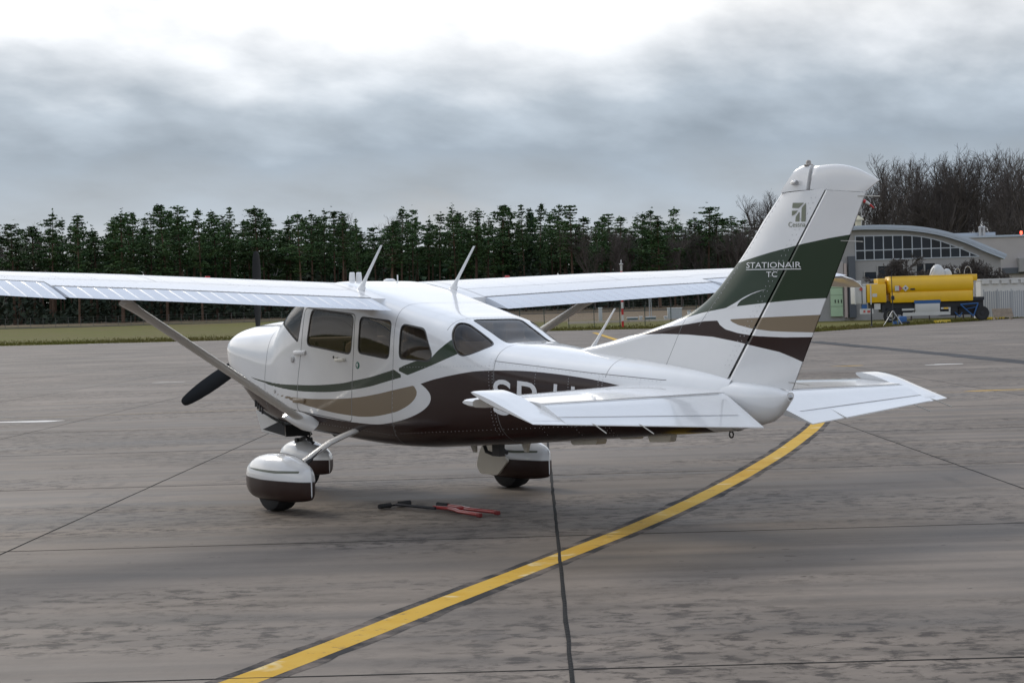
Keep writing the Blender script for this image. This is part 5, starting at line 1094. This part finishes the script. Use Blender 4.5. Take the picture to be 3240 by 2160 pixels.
cap('tip_cap', [(6.515, 2.402), (6.67, 2.387), (6.84, 2.368), (6.995, 2.353)], [(6.542, 2.556), (6.75, 2.552), (6.93, 2.51), (7.117, 2.42)], .042, .006, RUD)
b = MB(); b.lathe([(.032, 0), (.032, .008), (.02, .012), (.017, .02), (.018, .026), (.013, .036), (.004, .04)], 14, c=(6.49, 0, 2.563)); b.build('beacon', mat('beacon_grey', (.30, .27, .24), .25), FIN, True)
b = MB(); b.tube([(6.37, -.036, 2.458), (6.41, -.055, 2.455), (6.43, -.055, 2.453)], .016, 10); b.build('tail_camera', GREYM, FIN, True)
# lettering: font outlines laid on the skin
def text_mesh(name, s, org, u, v, yfun, m_, par, size=1.0, sx=1.0, off=.0035):
    cu = bpy.data.curves.new(name, 'FONT'); cu.body = s; cu.size = 1.0; cu.resolution_u = 4
    o = bpy.data.objects.new(name, cu); COL.objects.link(o); bpy.context.view_layer.update()
    me = bpy.data.meshes.new_from_object(o.evaluated_get(bpy.context.evaluated_depsgraph_get())); bpy.data.objects.remove(o)
    bm = bmesh.new(); bm.from_mesh(me); bpy.data.meshes.remove(me); bmesh.ops.triangulate(bm, faces=bm.faces)
    X = np.array([p.co[:] for p in bm.verts]); x0, x1 = X[:, 0].min(), X[:, 0].max(); y0, y1 = X[:, 1].min(), X[:, 1].max()
    bmesh.ops.subdivide_edges(bm, edges=[e for e in bm.edges if e.calc_length() > .25], cuts=2)
    bm.verts.index_update(); V = []
    for p in bm.verts:
        a = (p.co.x-x0)/(x1-x0); c_ = (p.co.y-y0)/(y1-y0)
        xx = org[0]+u[0]*a+v[0]*c_; zz = org[1]+u[1]*a+v[1]*c_; V.append((xx, -(float(yfun(xx, zz)[0])+off), zz))
    Fc = [[q.index for q in f.verts] for f in bm.faces]; bm.free()
    return mesh(name, V, Fc, m_, par)
def quad3(p0, p1, p2):   # c3 pixel corners -> origin, u, v
    a, b_, c_ = c3([p0, p1, p2]); return a, (b_[0]-a[0], b_[1]-a[1]), (c_[0]-a[0], c_[1]-a[1])
text_mesh('lettering', 'STATIONAIR', *quad3((656, 931), (1089, 927), (656, 886)), fin_ht, LETW, FIN)
a, u, v = quad3((656, 946), (1089, 941), (656, 940)); n = 12
mesh('lettering_underline', [(a[0]+u[0]*i/n+v[0]*k, -(float(fin_ht(a[0]+u[0]*i/n, a[1])[0])+.0035), a[1]+u[1]*i/n+v[1]*k) for i in range(n+1) for k in (0, 1)], [(2*i, 2*i+2, 2*i+3, 2*i+1) for i in range(n)], LETW, FIN)
text_mesh('lettering', 'TC', *quad3((822, 1003), (910, 1002), (822, 960)), fin_ht, LETW, FIN)
text_mesh('lettering', 'Cessna', *quad3((992, 602), (1128, 601), (992, 563)), fin_ht, LETG, FIN)
for P in ([(1022, 409), (1113, 409), (1068, 450), (1019, 450)], [(1018, 473), (1066, 471), (1040, 500), (1018, 514)], [(1128, 409), (1128, 558), (1094, 558), (1096, 450)], [(1078, 480), (1078, 558), (1047, 558), (1050, 520)]):
    q = c3(P); mesh('emblem', [(p[0], -(float(fin_ht(p[0], p[1])[0])+.0035), p[1]) for p in q], [(0, 1, 2, 3)], LETG, FIN)
def fyl(x, z): return fy(x, z)
for s, x0, x1, z0, z1, sl in (('S', 3.455, 3.66, .837, 1.118, -.022), ('P', 3.722, 3.94, .835, 1.10, -.02), ('-', 3.99, 4.06, .955, .985, -.0), ('H', 4.113, 4.33, .825, 1.078, -.02), ('A', 4.39, 4.62, .82, 1.056, -.02)):
    text_mesh('registration_letter', s, (x0, z0), (x1-x0, sl), (.01, z1-z0), fyl, LETW, FUS, off=.003)
# ------------------------------------------------------------------ tail cone fairing, stabiliser, elevators
xq = np.array([5.70, 5.8, 5.9, 6.0, 6.1, 6.18, 6.24, 6.275]); zt_ = np.interp(xq, [5.7, 5.86, 6.15, 6.275], [1.118, 1.108, 1.071, 1.035]); zb_ = np.interp(xq, [5.7, 5.89, 6.017, 6.116, 6.2, 6.275], [.747, .78, .805, .83, .887, .975]); wq = np.interp(xq, [5.7, 6.0, 6.275], [.128, .10, .035])
b = MB(); secs = []
for x, zt2, zb2, w2 in zip(xq, zt_, zb_, wq):
    zm2 = zb2+.62*(zt2-zb2); secs.append([(x, w2*np.sign(math.cos(a))*abs(math.cos(a))**.85, zm2+((zt2-zm2) if math.sin(a) > 0 else (zm2-zb2))*math.sin(a)) for a in np.linspace(0, 2*PI, 28, endpoint=False)])
loft(b, secs); TC = b.build('tail_cone', WHITE, PL, True)
b = MB(); b.lathe([(.022, 0), (.022, .012), (.015, .016), (.012, .026), (.004, .034)], 14, c=(6.262, 0, 1.0), axis=0); b.build('tail_light', GREYM, TC, True)
b = MB(); b.tube([(5.685+.02*math.cos(t), 0, .725+.022*math.sin(t)) for t in np.linspace(0, 2*PI, 16)], .006, 6, caps=False); b.tube([(5.685, 0, .745), (5.685, 0, .77)], .006, 6); b.build('tie_down_ring', DARKM, PL, True)
WICK = mat('static_wick', (.35, .34, .31), .5)
HXE, HZE = 5.745, .985
def stab_prof(y):
    return np.interp(y, [.1, 1.9], [4.75, 5.115]), HXE-.012
for sg in (-1, 1):
    b = MB(); secs = []
    for y in (.06, .4, .8, 1.2, 1.6, 1.725):
        lx, tx = stab_prof(y); c_ = 1.0+.35*0; s_ = np.linspace(0, 1, 16)**1.6; full = tx-lx; th_ = np.interp(y, [.1, 1.9], [.052, .040])
        prof = th_*np.sqrt(np.clip(1-(1-np.clip(s_/.55, 0, 1))**2, 0, 1))*(1-.12*np.clip((s_-.55)/.45, 0, 1)); zc_ = HZE+(HXE-(lx+s_*full))*.072
        secs.append([(lx+a*full, sg*y, z+h) for a, z, h in zip(s_[::-1], zc_[::-1], prof[::-1])]+[(lx+a*full, sg*y, z-h) for a, z, h in zip(s_[1:], zc_[1:], prof[1:])])
    loft(b, secs); secs = []
    for y, q in ((1.725, 1), (1.85, .97), (1.925, .8), (1.945, .45)):
        lx, _ = stab_prof(y); lx += (1-q)*.05; tx = 5.262; s_ = np.linspace(0, 1, 12)**1.4; prof = .032*q*np.sqrt(np.clip(1-(1-np.clip(s_*1.3, 0, 1))**2, 0, 1)); zc_ = HZE+(HXE-(lx+s_*(tx-lx)))*.072
        secs.append([(lx+a*(tx-lx), sg*y, z+h) for a, z, h in zip(s_[::-1], zc_[::-1], prof[::-1])]+[(lx+a*(tx-lx), sg*y, z-h) for a, z, h in zip(s_[1:], zc_[1:], prof[1:])])
    loft(b, secs); STB = b.build('stabiliser', WHITE, PL, True)
    # elevator drooped, with a balance horn at the tip
    def tep(y): return np.interp(y, [.24, 1.93, 1.99], [6.25, 5.985, 5.97]), np.interp(y, [.24, 1.93, 1.99], [.805, .903, .907])
    def esec(y, h, ytip=None):
        tx, tz = tep(y); hx, hz = HXE, HZE; P = []
        for s_ in np.linspace(1, 0, 8): P.append((hx+(tx-hx)*s_, sg*(y+(0 if ytip is None else ytip*s_)), hz+(tz-hz)*s_+(h*(1-s_)+.003)*(1.0 if s_ > 0 else .8)))
        P.append((hx-.012, sg*y, hz))
        for s_ in np.linspace(0, 1, 8): P.append((hx+(tx-hx)*s_, sg*(y+(0 if ytip is None else ytip*s_)), hz+(tz-hz)*s_-(h*(1-s_)+.003)))
        return P
    b = MB(); loft(b, [esec(y, np.interp(y, [.1, 1.9], [.046, .036]), (.11 if y < .15 else None)) for y in (.125, .25, .6, 1.0, 1.4, 1.74)])
    secs = []
    for y, q in ((1.74, 1.0), (1.9, 1.0), (1.96, .85), (1.985, .45)):
        tx, tz = tep(y); fx, fz = 5.27+(1-q)*.05, 1.098; n = 16; P = []
        s_ = np.linspace(0, 1, n)**1.5; hh = q*.036*np.sqrt(np.clip(1-(1-np.clip(s_/.35, 0, 1))**2, 0, 1))*(1-.93*np.clip((s_-.35)/.65, 0, 1))
        zl = fz+(tz-fz)*s_
        P = [(fx+(tx-fx)*a, sg*y, z+h) for a, z, h in zip(s_[::-1], zl[::-1], hh[::-1])]+[(fx+(tx-fx)*a, sg*y, z-h) for a, z, h in zip(s_[1:], zl[1:], hh[1:])]
        secs.append(P)
    loft(b, secs); ELV = b.build('elevator', WHITE, PL, True)
    b = MB()
    for y0, y1 in ((.3, 1.95),):
        for i in range(20):
            ya, yb = y0+(y1-y0)*i/20, y0+(y1-y0)*(i+1)/20; Q = []
            for y in (ya, yb):
                tx, tz = tep(y); s_ = .66; h = .04*(1-s_)+.006
                for e in (-.004, .004): Q.append((HXE+(tx-HXE)*s_+e, sg*y, HZE+(tz-HZE)*s_+h))
            b.add(Q, [(0, 1, 3, 2)])
    b.build('panel_line', mat('panel_line_light', (.5, .5, .52), .6), ELV, fix=False)
    b = MB(); Q = [(HXE-.006, sg*.16, HZE+.0475), (HXE+.004, sg*.16, HZE+.0475), (HXE+.004, sg*1.74, HZE+.041), (HXE-.006, sg*1.74, HZE+.041)]; b.add(Q, [(0, 1, 2, 3)]); b.build('hinge_gap', MATS['gap_black'], STB, fix=False)
    for y in ((1.55, 1.2) if sg < 0 else (1.80, 1.5)):
        tx, tz = tep(y); b = MB(); b.tube([(tx-.05, sg*y, tz+.016), (tx+.01, sg*y, tz+.004), (tx+.15, sg*(y+.02), tz-.045)], .0035, 6); b.build('static_wick', WICK, ELV)
    if sg > 0:
        Q = []
        for y in (.62, 1.72):
            tx, tz = tep(y)
            for s_, dz in ((.70, .016), (1.04, .012), (1.04, .004), (.70, .0)): Q.append((HXE+(tx-HXE)*s_, sg*y, HZE+(tz-HZE)*s_+dz))
        b = MB(); b.add(Q, [(0, 1, 2, 3), (7, 6, 5, 4), (0, 4, 5, 1), (1, 5, 6, 2), (2, 6, 7, 3), (3, 7, 4, 0)]); b.build('trim_tab', WHITE, ELV)
for z in (1.10, 1.88+.16, 2.325):
    x = float(tex(z)); b = MB(); b.tube([(x-.05, -.012, z+.004), (x+.01, -.006, z), (x+.15, -.02, z-.012)], .003, 6); b.build('static_wick', WICK, RUD)
# ------------------------------------------------------------------ antennas and belly fittings
b = MB(); A = np.array([4.14, -.0, 1.335]); T_ = np.array([4.43, -.0, 1.645]); d = T_-A; secs = []
for t, rx in ((-.05, .03), (.1, .026), (.25, .017), (1, .009)):
    p = A+d*t; secs.append([(p[0]+rx*math.cos(2*PI*j/8), p[1]+rx*.6*math.sin(2*PI*j/8), p[2]) for j in range(8)])
loft(b, secs); b.build('rod_antenna', WHITE, PL, True)
for dy in (-.05, .05):
    p0 = at(700+(947+(24 if dy > 0 else -24))/2.24, 750+280/2.24, 17.0); t = (1.0-CAMP[0])/(p0[0]-CAMP[0]); q = CAMP+(p0-CAMP)*t
    b = MB(); b.lathe([(.03, 0), (.027, .05), (.024, .085), (.015, .09)], 14, c=(1.0, q[1], 1.955)); b.build('dome_antenna', WHITE, PL, True)
p0 = at(700+1188/2.24, 750+298/2.24, 17.0); t = (1.0-CAMP[0])/(p0[0]-CAMP[0]); q = CAMP+(p0-CAMP)*t
b = MB(); b.lathe([(.06, 0), (.055, .02), (.03, .03)], 14, c=(1.0, q[1], 1.955)); b.tube([(1.03, q[1]+.07, 1.955), (1.03, q[1]+.07, 2.02)], .007, 6); b.build('disc_antenna', WHITE, PL, True)
def skeg(name, x0, x1, zt2, zb2, y, hw, m_=CREAM, sl=.0):
    b = MB(); b.prism(round_poly([(x0, zt2), (x1, zt2+sl), (x1-.02*(x1-x0)/.3, zb2+sl), (x0+.03*(x1-x0)/.3, zb2)], .025), 1, y-hw, y+hw); return b.build(name, m_, PL)
skeg('belly_antenna', 3.889, 4.253, .66, .583, 0, .05, sl=.015); skeg('belly_antenna', 4.48, 4.70, .69, .648, 0, .04, sl=.01); skeg('belly_antenna', 4.802, 5.08, .72, .638, 0, .03, sl=.01)
b = MB(); b.prism([(3.19, .60), (3.32, .60), (3.285, .497), (3.255, .497)], 1, -.012, .012); b.build('blade_antenna', CREAM, PL)
b = MB(); b.prism([(2.47, .55), (2.56, .55), (2.56, .464), (2.53, .464)], 1, -.012, .012); b.build('blade_antenna', CREAM, PL)
b = MB(); b.tube([(2.60, .05, .54), (2.64, .05, .47), (2.72, .05, .455), (2.80, .05, .47)], .016, 8); b.box((2.76, .02, .44), (2.86, .08, .54)); b.build('entry_step', DARKM, PL, True)


# rivet rows on fuselage and fin
b = MB()
def rivet(p, n, r=.0042):
    n = np.array(n)/np.linalg.norm(n); a = np.cross(n, [0, 0, 1.0]) if abs(n[2]) < .9 else np.cross(n, [0, 1.0, 0]); a /= np.linalg.norm(a); c_ = np.cross(n, a); p = np.array(p)+n*.0018
    b.add([p+a*r, p+c_*r, p-a*r, p-c_*r], [(0, 1, 2, 3)])
def frow(x0, z0, x1, z1, n):
    for k in range(n):
        x = x0+(x1-x0)*k/(n-1); z = z0+(z1-z0)*k/(n-1); y = -float(fy(x, z)[0]); e = .01; ny = -1.0; nx = (float(fy(x+e, z)[0])-float(fy(x-e, z)[0]))/(2*e); nz_ = (float(fy(x, z+e)[0])-float(fy(x, z-e)[0]))/(2*e)
        rivet((x, y, z), (-nx, ny, -nz_))
for x in (2.13, 3.44, 3.48, 3.95, 4.30, 4.60, 4.64, 5.0): zt2 = float(fprm(x)[1][0]); frow(x, .66+.02*max(0, x-3), x+.04*(1 if x < 3.4 else -1), zt2-.06-(.06 if x > 3.4 else .12), 24)
frow(3.46, 1.235, 5.15, 1.10, 46); frow(2.2, 1.20, 3.4, 1.215, 30); frow(2.2, .64, 5.1, .80, 60); frow(.2, .72, 2.1, .62, 40)
for x in (2.22, 2.4, 2.6, 2.82, 2.87):
    for k in range(-11, 12):
        y = .4*k/11; zb2, zt2, w2, zm2, nb2, nt2 = [float(v[0]) for v in fprm(x)]; rivet((x, y, zm2+(zt2-zm2)*(1-(abs(y)/w2)**nt2)**(1/nt2)), (.22, 0, 1))
for k in range(34):
    z = 1.22+.034*k
    for dx in (.05, .09): x = float(hgx(z))-dx; rivet((x, -float(fin_ht(x, z)[0]), z), (0, -1, 0))
    if z > 1.55: x = 5.815+(z-1.9)*.93; rivet((x, -float(fin_ht(x, z)[0]), z), (0, -1, 0))
tag(b.build('rivets', mat('rivet_grey', (.42, .42, .43), .5), FUS, fix=False), kind='stuff')
